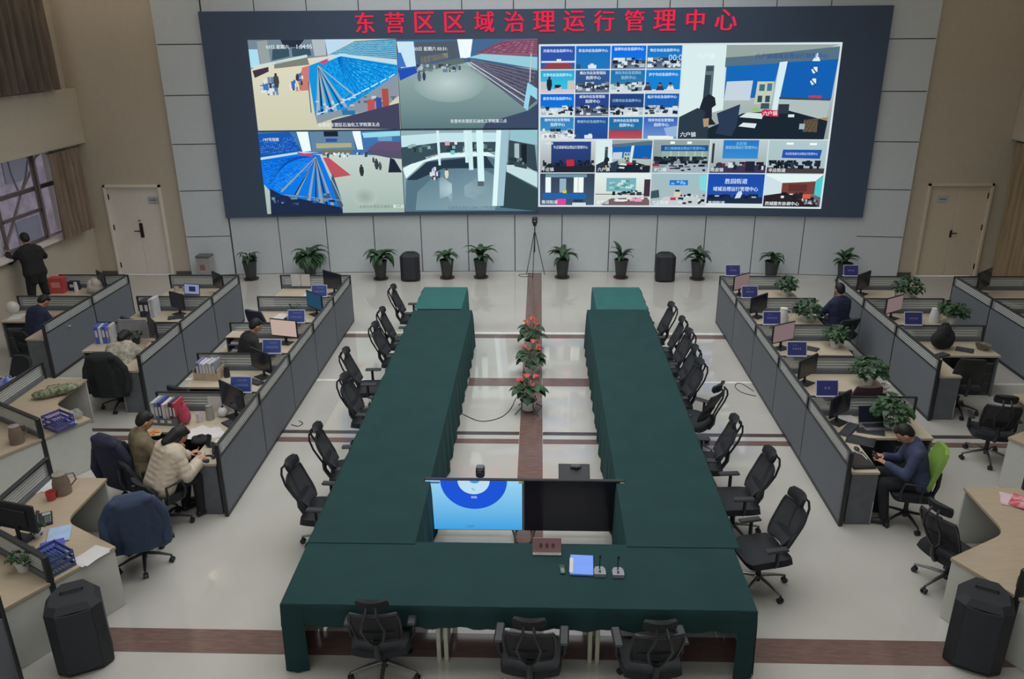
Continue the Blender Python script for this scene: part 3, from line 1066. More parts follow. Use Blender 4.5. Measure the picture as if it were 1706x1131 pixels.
def tile_room(rect, big):
    """office with a seated person, whiteboard, cabinet and blue boards"""
    p = Pic(rect)
    p.rect(0, 0, 1, 1, (196, 214, 214), (150, 160, 160)).up()
    p.poly([(0, .0), (.28, .0), (.29, .68), (.02, .8), (0, .8)], (216, 236, 236)).poly([(.28, 0), (1, 0), (.9, .05), (.46, .11), (.28, .13)], (150, 166, 160)).up()
    p.poly([(.28, .13), (.46, .11), (1, .02), (1, .16), (.28, .23)], (88, 114, 132)).up()
    p.poly([(.29, .22), (.63, .19), (.6, .55), (.29, .56)], (24, 104, 186)).poly([(.68, .18), (1, .15), (.985, .57), (.65, .55)], (22, 96, 180)).up()
    p.poly([(.63, .18), (.68, .17), (.645, .7), (.61, .7)], (214, 236, 240)).poly([(.3, .38), (.47, .37), (.46, .58), (.29, .58)], (198, 212, 224)).poly([(.5, .38), (.61, .38), (.6, .62), (.49, .62)], (196, 204, 186)).up()
    p.rect(.515, .41, .55, .48, (70, 110, 120)).rect(.565, .4, .597, .48, (70, 120, 150)).rect(.51, .53, .54, .6, (50, 80, 90)).rect(.56, .53, .59, .6, (50, 80, 90))
    p.poly([(.155, .21), (.21, .21), (.21, .56), (.15, .6)], (96, 118, 124)).up().rect(.16, .22, .205, .27, (60, 84, 94)).poly([(.155, .31), (.195, .31), (.19, .6), (.15, .62)], (52, 70, 82))
    p.poly([(.65, .57), (.98, .58), (.97, .8), (.64, .74)], (176, 190, 190)).line(.65, .555, .98, .575, .012, (60, 76, 86)).rect(.84, .53, .92, .57, (196, 60, 96)).up()
    p.poly([(.04, 1), (.42, .72), (.7, .68), (.98, .8), (.97, 1)], (28, 40, 52)).poly([(.76, .8), (.98, .76), (.965, .92), (.82, .92)], (166, 134, 90)).up()
    p.poly([(0, .76), (.12, .66), (.2, .72), (.2, 1), (0, 1)], (46, 60, 74)).poly([(.13, .68), (.15, .56), (.19, .51), (.23, .55), (.24, .63), (.215, .66), (.22, .78), (.25, .84), (.13, .86)], (34, 40, 52)).up()
    p.poly([(.25, .72), (.4, .62), (.39, .84), (.36, .97), (.25, .94), (.27, .84)], (44, 60, 84)).poly([(.16, .78), (.2, .77), (.2, .86), (.17, .87)], (178, 150, 110))
    p.poly([(.4, .76), (.45, .71), (.56, .72), (.55, .78)], (214, 228, 226)).poly([(.4, .86), (.43, .82), (.52, .83), (.51, .88)], (220, 230, 232)).poly([(.47, .69), (.49, .65), (.53, .66), (.53, .7)], (150, 190, 120)).up()
    p.rect(.535, .61, .59, .67, (60, 84, 100)).rect(.65, .62, .72, .72, (46, 58, 72)).poly([(.54, .7), (.56, .675), (.66, .69), (.655, .755), (.55, .745)], (206, 44, 84)).rect(.72, .73, .76, .76, (220, 230, 230)).rect(.8, .83, .835, .89, (160, 180, 186)).up().up()
    if big:
        p.text('六户镇', .6, .718, .05, (250, 240, 240)).text('六户镇', .15, .11, .06, (236, 246, 246)).text('六户镇镇域治理运行管理中心', .7, .115, .055, (44, 84, 150), bold=0.02, maxw=.58)
        p.text('六户镇', .015, .95, .055, W_, 'l')
        wq = (226, 238, 240)
        p.poly([(.835, .17), (.845, .13), (.875, .13), (.885, .17)], wq).poly([(.85, .13), (.852, .09), (.868, .09), (.87, .13)], wq)
        for v in (.26, .38):
            p.poly([(.835, v), (.85, v - .03), (.872, v - .03), (.875, v + .02), (.85, v + .04)], wq).up().line(.835, v - .03, .875, v + .04, .006, (40, 70, 110))
    else:
        p.text('六户镇', .03, .9, .12, W_, 'l')
    return p.obj('conference_tile', vw)
tile_room(sub(UB, 0, 1, VB), True)

rowA, rowB = (VB, .785), (.785, 1.0)
def med(c, r, draw, name, nu=.03):
    if draw is None:
        tile_room(sub(.2 * c, r[0], .2 * (c + 1), r[1]), False)
        return
    p = Pic(sub(.2 * c, r[0], .2 * (c + 1), r[1]))
    draw(p)
    p.up().up()
    p.text(name, nu, .9, .12, W_, 'l')
    p.obj('conference_tile', vw)
DK = [(34, 40, 52), (50, 60, 76), (24, 30, 40)]
def d1(p):
    p.rect(0, 0, 1, 1, (206, 216, 218), (150, 156, 160)).up().rect(.2, .05, .92, .8, (46, 70, 132), (40, 58, 104)).poly([(0, 1), (.15, .72), (.9, .72), (1, .8), (1, 1)], (34, 40, 52)).up()
    p.clutter(.05, .62, .98, .8, 24, DK, .06, .1).up()
    p.rect(.48, .6, .62, .8, (206, 40, 60)).up().text('牛庄镇镇域治理运行管理中心', .55, .22, .1, (220, 230, 240), maxw=.62).text('牛庄镇', .16, .1, .08, W_)
def d3(p):
    p.rect(0, 0, 1, 1, (150, 164, 160), (130, 146, 156)).up().rect(.14, .16, .98, .34, (36, 78, 150)).rect(.16, .34, .95, .62, (150, 176, 160)).rect(.3, .05, .38, .12, (240, 250, 250)).rect(.6, .05, .68, .12, (240, 250, 250)).up()
    for u in (.32, .46, .6, .75, .88):
        p.line(u, .34, u, .62, .008, (210, 226, 216))
    p.clutter(.02, .5, .98, .74, 30, DK, .12, .14).rect(.0, .72, .12, .8, (150, 50, 70)).poly([(.1, 1), (.3, .72), (.85, .72), (1, .85), (1, 1)], (164, 178, 190)).up().clutter(.3, .7, .95, .95, 14, DK, .1, .06)
    p.text('史口镇镇域治理运行管理中心', .56, .25, .1, (120, 200, 240), maxw=.72)
def d4(p):
    p.rect(0, 0, 1, 1, (190, 206, 206), (150, 164, 164)).up().rect(.22, .0, .84, .56, (40, 120, 196), (56, 140, 210)).rect(.03, .1, .07, .7, (50, 60, 66)).poly([(0, 1), (.1, .8), (1, .75), (1, 1)], (60, 56, 80)).up()
    p.clutter(.12, .66, .98, .9, 26, DK + [(120, 50, 66), (210, 220, 220)], .1, .14).rect(.64, .64, .8, .95, (34, 40, 56)).up().text('龙居镇', .53, .1, .1, (130, 190, 230)).text('镇域治理运行管理中心', .54, .22, .1, (150, 206, 236), maxw=.56)
def d5(p):
    p.rect(0, 0, 1, 1, (176, 200, 202), (170, 190, 194)).up().poly([(.25, .28), (.92, .28), (.9, .55), (.24, .53)], (36, 84, 176)).rect(.3, .07, .42, .13, (246, 254, 254)).rect(.7, .08, .82, .14, (246, 254, 254)).poly([(0, 1), (0, .82), (1, .84), (1, 1)], (70, 64, 66)).up()
    p.clutter(.02, .6, .92, .86, 40, DK, .1, .14).up().text('辛店街道城市治理运行管理中心', .57, .4, .08, (190, 214, 240), maxw=.56)
def e1(p):
    p.rect(0, 0, 1, 1, (52, 66, 84), (70, 90, 110)).up().rect(.1, .02, .86, .12, (110, 146, 160)).rect(.1, .1, .2, .6, (236, 246, 250)).rect(.62, .1, .8, .6, (240, 246, 244)).rect(.36, .16, .48, .6, (150, 176, 196)).up()
    p.line(.7, .1, .7, .6, .006, (120, 130, 140)).rect(.05, .63, .85, .8, (34, 100, 176)).rect(.42, .53, .49, .62, (214, 206, 60)).up().rect(.3, .8, .48, .98, (226, 70, 150)).rect(.62, .82, .8, .9, (40, 60, 90)).rect(.6, .92, .85, 1, (210, 224, 220))
def e2(p):
    p.rect(0, 0, 1, 1, (226, 238, 234), (206, 212, 206)).up().rect(.2, .14, .74, .56, (118, 176, 184)).rect(.89, .18, 1, .72, (70, 50, 66)).rect(.0, .64, .9, .66, (60, 66, 66)).up()
    p.clutter(.25, .2, .7, .5, 16, [(150, 200, 206), (90, 150, 150), (190, 226, 226)], .1, .08).clutter(.3, .52, .85, .68, 14, DK + [(150, 180, 200)], .08, .1).poly([(.1, .95), (.3, .78), (.95, .74), (1, .85), (1, 1), (.15, 1)], (116, 96, 100)).up().clutter(.35, .75, .9, .88, 14, [(230, 230, 236), (226, 160, 196)], .12, .07)
def e3(p):
    p.rect(0, 0, 1, 1, (160, 190, 194), (170, 184, 190)).up().rect(.33, .2, .66, .36, (30, 116, 206)).poly([(.86, .05), (1, .02), (1, .55), (.88, .5)], (130, 216, 224)).up().clutter(.36, .22, .64, .34, 12, [(120, 190, 240)], .05, .06)
    p.poly([(.05, 1), (.25, .72), (.75, .7), (1, .8), (1, 1)], (196, 204, 206)).poly([(.0, .55), (.14, .5), (.16, .75), (0, .78)], (60, 84, 90)).rect(.42, .56, .54, .74, (216, 206, 186)).rect(.44, .5, .52, .58, (36, 36, 44)).up().rect(.36, .74, .46, .83, (206, 50, 80)).clutter(.5, .62, .98, .95, 18, DK + [(220, 226, 226)], .07, .07)
def e4(p):
    p.rect(0, 0, 1, 1, (30, 76, 170), (36, 84, 176)).up().rect(0, .72, 1, .92, (34, 46, 70)).rect(0, .92, 1, 1, (214, 226, 224)).clutter(.02, .62, .98, .76, 16, [(30, 44, 74), (24, 34, 60)], .14, .1).up()
    p.poly([(.5, .76), (.54, .58), (.6, .5), (.63, .6), (.6, .74)], (206, 220, 232)).rect(.57, .46, .62, .53, (40, 40, 50)).rect(.14, .67, .22, .7, (206, 226, 240)).rect(.8, .7, .88, .73, (206, 226, 240)).up().text('胜园街道', .5, .22, .16, (220, 236, 246)).text('域城治理运行管理中心', .5, .46, .14, (220, 236, 246), maxw=.8)
def e5(p):
    p.rect(0, 0, 1, 1, (150, 150, 150), (80, 70, 76)).up().poly([(0, 0), (1, 0), (.86, .22), (.3, .26), (0, .02)], (226, 244, 242)).poly([(0, .02), (.3, .26), (.3, .6), (0, .7)], (206, 224, 230)).poly([(.3, .27), (.88, .2), (.88, .6), (.3, .62)], (116, 66, 58)).poly([(.88, .2), (1, .04), (1, .7), (.88, .62)], (70, 204, 206)).up()
    p.poly([(0, 1), (0, .66), (.3, .58), (.75, .62), (.95, .8), (.95, 1)], (44, 36, 40)).rect(.42, .3, .74, .52, (96, 50, 48)).up().clutter(.3, .55, .9, .9, 18, DK + [(220, 226, 226)], .08, .08).rect(.68, .6, .82, .74, (222, 92, 70)).clutter(.66, .76, .95, .92, 14, [(170, 176, 176), (60, 60, 66), (120, 150, 170)], .05, .07)
med(0, rowA, d1, '牛庄镇')
med(1, rowA, None, '')
med(2, rowA, d3, '史口镇')
med(3, rowA, d4, '龙居镇')
med(4, rowA, d5, '辛店街道')
med(0, rowB, e1, '黄河街道')
med(1, rowB, e2, '商贸园')
med(2, rowB, e3, '文汇街道')
med(3, rowB, e4, '胜园街道')
med(4, rowB, e5, '西城服务协调中心')

# ================================================================== green tables
def sheen(m, w):
    b_ = m.node_tree.nodes['Principled BSDF']
    b_.inputs['Sheen Weight'].default_value = w
    b_.inputs['Sheen Roughness'].default_value = 0.5
    b_.inputs['Sheen Tint'].default_value = (0.35, 0.8, 0.8, 1)
    b_.inputs['Specular IOR Level'].default_value = 0.08
    return m
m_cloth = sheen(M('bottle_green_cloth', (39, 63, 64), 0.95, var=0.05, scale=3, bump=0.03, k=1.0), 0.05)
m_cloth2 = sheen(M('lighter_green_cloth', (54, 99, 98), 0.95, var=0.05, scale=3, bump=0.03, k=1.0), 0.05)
TH = 0.75
def cloth(name, label, x0, x1, y0, y1, z, drops, m, wav=0.012, seed=1, group=None, corners=()):
    """flat top with hanging sides; drops = lengths at west, east, south, north"""
    t = thing(name, label, 'tablecloth', ((x0 + x1) / 2, (y0 + y1) / 2, 0), 0, group)
    cx, cy = (x0 + x1) / 2, (y0 + y1) / 2
    r = random.Random(seed)
    b = B().use(m)
    nx, ny = max(6, int((x1 - x0) / 0.12)), max(6, int((y1 - y0) / 0.2))
    b.grid(lambda u, w: (x0 - cx + (x1 - x0) * u, y0 - cy + (y1 - y0) * w, z + 0.0015 * math.sin(u * 9 + seed) * math.sin(w * 13)), nx, ny, 0.006)
    b.obj('cloth_top', t)
    ph = r.uniform(0, 6)
    def side(px, py, qx, qy, d, ox, oy):
        L = math.hypot(qx - px, qy - py)
        k = L / 0.23
        def fn(u, w):
            s_ = w ** 0.8 * wav * (1.3 * math.sin(2 * PI * k * u * 0.5 + ph) + 0.8 * math.sin(2 * PI * k * u * 1.13 + 2 * ph))
            o_ = 0.004 + 0.012 * math.sin(min(w * 4, 1) * PI / 2) + s_ + 0.02 * w
            edge = 0.012 * w * (0.5 - u) * 2
            return (px + (qx - px) * u + ox * o_ - cx + edge * (qx - px) / L * -0.5, py + (qy - py) * u + oy * o_ - cy + edge * (qy - py) / L * -0.5, z - d * w * (1 + 0.006 * math.sin(u * 17)))
        b = B().use(m)
        b.grid(fn, max(8, int(L / 0.06)), 8, 0.005)
        b.obj('cloth_drop', t, smooth=60)
    if drops[0]: side(x0, y0, x0, y1, drops[0], -1, 0)
    if drops[1]: side(x1, y1, x1, y0, drops[1], 1, 0)
    if drops[2]: side(x1, y0, x0, y0, drops[2], 0, -1)
    if drops[3]: side(x0, y1, x1, y1, drops[3], 0, 1)
    for xa, xb in corners:
        side(xa, y0 - 0.01, xb, y0 - 0.01, 0.735, 0, -1)
    return t
cloth('tablecloth', 'dark green cloth over the front row of tables, closest to camera', -2.34, 1.96, 5.93, 6.90, TH, (0.735, 0.735, 0.22, 0.12), m_cloth, seed=2, corners=((-2.14, -2.345), (1.965, 1.80)))
cloth('tablecloth', 'dark green cloth over the long table run on the left', -2.335, -1.25, 6.86, 14.2, TH + 0.008, (0.07, 0.735, 0, 0.735), m_cloth, seed=3)
cloth('tablecloth', 'dark green cloth over the long table run on the right', 0.90, 2.01, 6.86, 14.24, TH + 0.008, (0.735, 0.07, 0, 0.735), m_cloth, seed=4)
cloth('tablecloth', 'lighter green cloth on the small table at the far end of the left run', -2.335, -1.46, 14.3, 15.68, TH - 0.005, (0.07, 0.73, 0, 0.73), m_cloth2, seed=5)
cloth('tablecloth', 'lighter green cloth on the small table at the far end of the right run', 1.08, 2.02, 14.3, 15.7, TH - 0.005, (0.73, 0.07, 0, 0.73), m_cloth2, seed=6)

m_leg = M('ivory_metal_leg', (160, 160, 146), 0.45, 0.2)
def folding_table(w, dp=0.9):
    t = thing('conference_table', None, 'table')
    b = B().use(m_grey_panel)
    b.box((0, 0, 0.725), (w - 0.02, dp, 0.03), 0.004)
    b.obj('tabletop', t)
    b = B().use(m_grey_panel)
    b.box((0, dp / 2 - 0.11, 0.53), (w - 0.12, 0.02, 0.34), 0.003)
    b.obj('modesty_panel', t)
    for x in (-w / 2 + 0.035, w / 2 - 0.035):
        for y in (-dp / 2 + 0.09, dp / 2 - 0.07):
            b = B().use(m_leg)
            b.box((x, y, 0.365), (0.04, 0.04, 0.69), 0.004)
            b.cyl((x, y, 0.0), 0.024, 0.02, 10)
            b.obj('leg', t)
        b = B().use(m_leg)
        b.box((x, 0.01, 0.16), (0.03, dp - 0.18, 0.03))
        b.obj('leg_brace', t)
    return t
W3 = 4.27 / 3
for i, lb in enumerate(('left of the three front tables under the green cloth', 'middle of the three front tables under the green cloth', 'right of the three front tables under the green cloth')):
    place(lambda: folding_table(W3), 'ftable', (-2.32 + W3 * (i + 0.5), 6.42, 0), 0, lb, 'front tables')
for s, x, nm in ((-1, -1.79, 'left'), (1, 1.455, 'right')):
    for k in range(5):
        place(lambda: folding_table(W3), 'ftable', (x, 6.98 + 1.44 * (k + 0.5), 0), s * PI / 2, 'cloth covered table number %s along the %s run' % (('one', 'two', 'three', 'four', 'five')[k], nm), 'covered side tables')
    place(lambda: folding_table(1.34, 0.8), 'ftable_small', (-1.9 if s < 0 else 1.555, 14.99, 0), s * PI / 2, 'small table under the lighter green cloth at the far %s end' % nm, 'covered side tables')

# ================================================================== televisions and gear inside the U
m_bez = M('tv_bezel', (24, 26, 30), 0.35)
def television(label, x0, x1, z0, z1, y):
    t = thing('television', label, 'television', ((x0 + x1) / 2, y, 0))
    w = x1 - x0
    b = B().use(m_bez)
    b.box((0, 0, (z0 + z1) / 2), (w, 0.05, z1 - z0), 0.008)
    b.box((0, 0.04, (z0 + z1) / 2 - 0.08), (w * 0.6, 0.06, (z1 - z0) * 0.5), 0.01)
    b.obj('tv_body', t)
    for s in (-1, 1):
        b = B().use(m_bez)
        b.tube([(s * (w / 2 - 0.13), 0, z0 + 0.01), (s * (w / 2 - 0.08), -0.13, 0.012), (s * (w / 2 - 0.07), -0.15, 0.012)], 0.012, 6)
        b.tube([(s * (w / 2 - 0.13), 0, z0 + 0.01), (s * (w / 2 - 0.08), 0.13, 0.012)], 0.012, 6)
        b.obj('tv_foot', t)
    return t
tvy = 8.1
tv = television('television showing a light blue picture with a dark blue ring', -1.317, -0.172, 0.10, 0.785, tvy)
p = Pic((-0.56, 0.112, 0.56, 0.772), bend=False, dz=0.0006)
p.rect(0, 0, 1, 1, (150, 210, 242), (62, 160, 222)).up()
def arc(cu, cv, ru, rv, n=40):
    pts = []
    for i in range(n + 1):
        a = PI * i / n
        pts.append((cu + ru * math.cos(a), max(0, cv + rv * math.sin(a))))
    return pts
p.poly(arc(.5, .0, .345, .57), (30, 84, 214)).up()
p.poly(arc(.5, .0, .165, .27), (186, 222, 240)).up()
p.poly(arc(.51, .0, .05, .05), (40, 160, 226)).poly([(.47, .15), (.49, .14), (.52, .19), (.5, .2)], (150, 190, 190)).up()
p.text('待机', .5, .33, .05, (206, 222, 246)).rect(.03, .025, .15, .06, (70, 96, 140)).text('13:00', .45, .93, .05, (60, 120, 170))
o = p.obj('tv_picture', tv)
o.location = (0, -0.0262, 0)
b = B().use(M('yellow_sticker', (190, 180, 120), 0.7))
b.box((0.545, -0.027, 0.755), (0.05, 0.002, 0.03))
b.obj('sticker', tv)
tv2 = television('television with a black dark screen beside the lit one', -0.165, 0.99, 0.10, 0.785, tvy)
b = B().use(M('dark_tv_screen', (20, 22, 30), 0.12, var=0.02))
b.box((0, -0.0265, 0.443), (1.125, 0.003, 0.655))
b.obj('tv_screen', tv2)
b = B().use(MATS['yellow_sticker'])
b.box((0.55, -0.029, 0.755), (0.05, 0.002, 0.03))
b.obj('sticker', tv2)

def tripod(t, h, spread, r=0.009, y=0, ang0=90, m=m_black):
    b = B().use(m)
    b.tube([(0, 0, h * 0.55), (0, 0, h)], r * 1.3, 8)
    b.cyl((0, 0, h - 0.05), r * 3, 0.05, 10)
    b.obj('center_column', t)
    for k in range(3):
        a = math.radians(ang0 + 120 * k)
        b = B().use(m)
        b.tube([(0.02 * math.cos(a), 0.02 * math.sin(a), h - 0.03), (spread * 0.6 * math.cos(a), spread * 0.6 * math.sin(a), h * 0.42), (spread * math.cos(a), spread * math.sin(a), 0.008)], [r * 1.2, r, r * 0.9], 6)
        b.ball((spread * math.cos(a), spread * math.sin(a), 0.01), 0.011, 8, 5)
        b.obj('tripod_leg', t)

t = thing('camera_tripod', 'small camera on a short tripod behind the lit television', 'camera', (-0.735, 8.95, 0))
tripod(t, 0.30, 0.2, ang0=30)
b = B().use(m_black)
b.box((0, 0, 0.385), (0.11, 0.13, 0.13), 0.02)
b.tube([(0, -0.06, 0.385), (0, -0.1, 0.385)], 0.04, 14)
b.use(m_grey_panel).box((0, 0.0, 0.455), (0.09, 0.09, 0.012), 0.004)
b.obj('camera_body', t)
t = thing('laptop_stand', 'black flat tray on tripod with small webcam behind the dark television', 'stand', (0.46, 9.05, 0))
tripod(t, 0.22, 0.2, r=0.012, ang0=90)
b = B().use(m_black)
b.at((0, 0, 0.31), 0, math.radians(38)).box((0, 0, 0), (0.40, 0.26, 0.025), 0.006)
b.at()
b.box((0, 0.05, 0.25), (0.08, 0.08, 0.07), 0.01)
b.obj('tray', t)
b = B().use(M('webcam_grey', (70, 72, 76), 0.4))
b.box((0.02, 0.04, 0.395), (0.14, 0.05, 0.04), 0.015)
b.ball((0.03, 0.01, 0.40), 0.02, 10, 6)
b.obj('webcam', t)
t = thing('conference_camera', 'conference camera on a tall black tripod before the wall center', 'camera', (-0.11, 19.05, 0))
tripod(t, 1.08, 0.26, ang0=-100)
b = B().use(m_black)
b.tube([(0, 0, 1.05), (0, 0, 1.24)], 0.014, 8)
b.box((0, 0, 1.28), (0.09, 0.08, 0.07), 0.01)
b.obj('tripod_head', t)
b = B().use(m_black)
b.box((0, -0.01, 1.38), (0.13, 0.12, 0.15), 0.02)
b.tube([(0, -0.06, 1.38), (0, -0.09, 1.38)], 0.045, 14)
b.use(m_chrome).tube([(0, -0.09, 1.38), (0, -0.095, 1.38)], 0.03, 14)
b.obj('camera_body', t)
def cable(label, pts, r=0.006, m=m_black):
    pts = [V((x, y, r)) for x, y in pts]
    out = []
    for i in range(len(pts) - 1):
        p0, p1, p2, p3 = pts[max(i - 1, 0)], pts[i], pts[i + 1], pts[min(i + 2, len(pts) - 1)]
        for k in range(6):
            s = k / 6
            out.append(0.5 * ((2 * p1) + (p2 - p0) * s + (2 * p0 - 5 * p1 + 4 * p2 - p3) * s * s + (3 * p1 - p0 - 3 * p2 + p3) * s ** 3))
    out.append(pts[-1])
    b = B().use(m)
    b.tube(out, r, 5)
    return tag(b.obj('cable', None), label, 'cable')
cable('thin dark cable from the left table curling to the flower pots', [(-1.2, 11.37), (-0.9, 11.12), (-0.62, 11.22), (-0.46, 11.5), (-0.38, 11.9), (-0.36, 12.0)])
cable('cable on the floor at the foot of the wall camera tripod', [(-0.14, 19.0), (-0.42, 18.95), (-0.5, 19.12), (-0.3, 19.2), (-0.2, 19.25)])
cable('loose cable loop on the floor by the right partition', [(3.55, 12.1), (3.35, 12.25), (3.3, 12.5), (3.42, 12.62), (3.56, 12.3)])
cable('thin cable on the floor by the left partition near its middle', [(-3.78, 10.95), (-3.66, 10.9), (-3.62, 11.0), (-3.7, 11.08)])

# floor speakers
def speaker(w, d, h):
    t = thing('loudspeaker', None, 'loudspeaker')
    b = B().use(M('speaker_shell', (30, 32, 36), 0.6))
    f, s = w * 0.5, w * 0.32
    poly = [(-f, -d * 0.35), (-s, -d * 0.5), (s, -d * 0.5), (f, -d * 0.35), (f * 0.95, d * 0.15), (s * 0.75, d * 0.5), (-s * 0.75, d * 0.5), (-f * 0.95, d * 0.15)]
    lo = [b.v((x * 0.94, y * 0.94, 0)) for x, y in poly]
    l2 = [b.v((x, y, 0.03)) for x, y in poly]
    l3 = [b.v((x, y, h * 0.92)) for x, y in poly]
    hi = [b.v((x * 0.8, y * 0.8, h)) for x, y in poly]
    b.loft([lo, l2, l3, hi])
    b.obj('cabinet', t, smooth=25)
    b = B().use(M('speaker_grille', (38, 41, 46), 0.8, bump=0.4, scale=200))
    b.grid(lambda u, v: (-s * 0.98 + 2 * s * 0.98 * u, -d * 0.5 - 0.012 - 0.02 * math.sin(PI * u), 0.06 + (h * 0.84) * v), 10, 4, 0.01)
    b.obj('grille', t)
    b = B().use(m_black)
    b.tube([(-0.09, 0.02, h - 0.005), (-0.09, 0.02, h + 0.025), (0.09, 0.02, h + 0.025), (0.09, 0.02, h - 0.005)], 0.012, 6)
    b.obj('carry_handle', t)
    b = B().use(m_chrome)
    b.box((0, -d * 0.5 - 0.026, 0.12), (0.05, 0.004, 0.018))
    b.obj('badge', t)
    return t
place(lambda: speaker(0.46, 0.42, 0.66), 'spk_far', (-3.1, 18.72, 0), 0, 'black loudspeaker by the wall left of the tripod')
place(lambda: speaker(0.46, 0.42, 0.66), 'spk_far', (3.0, 18.72, 0), 0, 'black loudspeaker by the wall right of the tripod')
place(lambda: speaker(0.48, 0.46, 0.76), 'spk_near', (-4.33, 6.02, 0), math.radians(28), 'large black loudspeaker at the lower left corner by the white desk')
place(lambda: speaker(0.48, 0.46, 0.76), 'spk_near', (4.13, 6.24, 0), math.radians(-28), 'large black loudspeaker at the lower right corner by the wooden desk')

# small things on the front cloth
zc = TH + 0.004
t = thing('name_plate', 'brown name plate standing on the front green cloth', 'name plate', (0.09, 6.74, zc))
b = B().use(M('rosewood_plate', (120, 90, 92), 0.5))
b.at((0, 0.02, 0.075), 0, math.radians(-18)).box((0, 0, 0), (0.285, 0.012, 0.155), 0.003)
b.obj('plate', t)
b = B().use(M('plate_letters', (60, 40, 44), 0.6))
b.at((0, 0.02, 0.075), 0, math.radians(-18))
for i in range(3):
    x = -0.06 + i * 0.06
    b.box((x, -0.0075, 0.0), (0.035, 0.002, 0.006)).box((x, -0.0075, 0.014), (0.035, 0.002, 0.005)).box((x, -0.0075, 0.005), (0.006, 0.002, 0.045)).box((x, -0.0075, -0.016), (0.03, 0.002, 0.005))
b.at()
b.obj('lettering', t)
b = B().use(m_steel)
b.box((0, 0.0, 0.006), (0.285, 0.09, 0.012), 0.003)
b.obj('base', t)
t = thing('folder', 'blue folder with a white spine label on the front green cloth', 'folder', (0.425, 6.535, zc), math.radians(-3))
b = B().use(M('sky_blue_folder', (92, 126, 200), 0.5, var=0.03))
b.box((0, 0, 0.011), (0.225, 0.305, 0.022), 0.004)
b.obj('cover', t)
b = B().use(m_paper)
b.box((-0.1, -0.02, 0.0235), (0.035, 0.23, 0.002))
b.obj('spine_label', t)
t = thing('phone', 'dark green phone lying left of the blue folder', 'phone', (0.237, 6.47, zc), math.radians(4))
b = B().use(M('grey_green_plastic', (84, 104, 96), 0.4))
b.box((0, 0, 0.012), (0.045, 0.13, 0.024), 0.01)
b.use(m_black).box((0, 0.03, 0.0245), (0.03, 0.045, 0.002))
b.obj('body', t)
def desk_mic():
    t = thing('table_microphone', None, 'microphone')
    b = B().use(M('grey_mic_base', (112, 114, 120), 0.4))
    b.prism([(-0.055, -0.06), (0.055, -0.06), (0.055, 0.02), (0.035, 0.06), (-0.035, 0.06), (-0.055, 0.02)], 0, 0.035)
    b.obj('base', t)
    b = B().use(m_black)
    b.tube([(0, 0.02, 0.03), (0, 0.045, 0.1), (0, 0.02, 0.17)], 0.006, 6)
    b.ball((0, 0.015, 0.18), (0.014, 0.014, 0.022), 10, 7)
    b.obj('gooseneck', t)
    b = B().use(m_black)
    b.box((0, -0.02, 0.037), (0.02, 0.035, 0.006), 0.002)
    b.obj('switch', t)
    return t
place(desk_mic, 'mic', (0.592, 6.43, zc), 0, 'table microphone right beside the blue folder')
place(desk_mic, 'mic', (0.765, 6.42, zc), 0, 'table microphone standing apart at the right')

# ================================================================== plants
def leaf(b, base, az, elev, L, w, droop=0.8, curl=0.25, seg=5):
    """one blade: rises at elev, bends down along its length"""
    p = V(base)
    a = elev
    rows = []
    sd = V((-math.sin(az), math.cos(az), 0))
    for i in range(seg + 1):
        s = i / seg
        ww = w * math.sin(PI * (0.08 + 0.92 * s) ** 0.8) * (1 if i < seg else 0.0) + 0.002
        up = V((-math.cos(az) * math.sin(a), -math.sin(az) * math.sin(a), math.cos(a)))
        rows.append((b.v(p - sd * ww + up * ww * curl), b.v(p), b.v(p + sd * ww + up * ww * curl)))
        d = V((math.cos(az) * math.cos(a), math.sin(az) * math.cos(a), math.sin(a)))
        p = p + d * (L / seg)
        a -= droop / seg * 1.6
    for r0, r1 in zip(rows, rows[1:]):
        b.f([r0[0], r0[1], r1[1], r1[0]])
        b.f([r0[1], r0[2], r1[2], r1[1]])

def floor_plant(label, loc, seed, n, L, spread, h=0.46):
    r = random.Random(seed)
    t = thing('potted_plant', label, 'plant', loc, r.uniform(0, 6), 'potted plants along the video wall')
    b = B().use(m_pot)
    b.lathe([(0.0, 0), (0.115, 0), (0.12, 0.02), (0.165, h - 0.03), (0.175, h - 0.03), (0.175, h), (0.155, h), (0.15, h - 0.04), (0.0, h - 0.04)], n=20)
    b.obj('pot', t)
    b = B().use(M('saucer_brown', (66, 50, 46), 0.6))
    b.lathe([(0.0, 0.0), (0.17, 0.0), (0.185, 0.025), (0.17, 0.025), (0.14, 0.012), (0.0, 0.012)], n=20)
    b.obj('saucer', t)
    b = B().use(m_soil)
    b.cyl((0, 0, h - 0.05), 0.148, 0.015, 18)
    b.obj('soil', t)
    b = B().use(m_leaf)
    st = B().use(m_leaf2)
    for i in range(n):
        az = i * 2.4 + r.uniform(-.3, .3)
        e = r.uniform(0.3, 1.35) if i % 4 else r.uniform(1.2, 1.5)
        l = L * r.uniform(0.7, 1.1)
        hh = r.uniform(0.03, 0.16)
        q = V((0.05 * math.cos(az), 0.05 * math.sin(az), h + hh))
        st.tube([(0.02 * math.cos(az), 0.02 * math.sin(az), h - 0.04), q], 0.006, 5)
        leaf(b, q, az, e * (1.1 - spread * 0.3), l, l * r.uniform(.13, .19), droop=spread * r.uniform(0.7, 1.3), seg=6)
    b.obj('foliage', t, smooth=60, recalc=False)
    st.obj('stems', t)
    return t
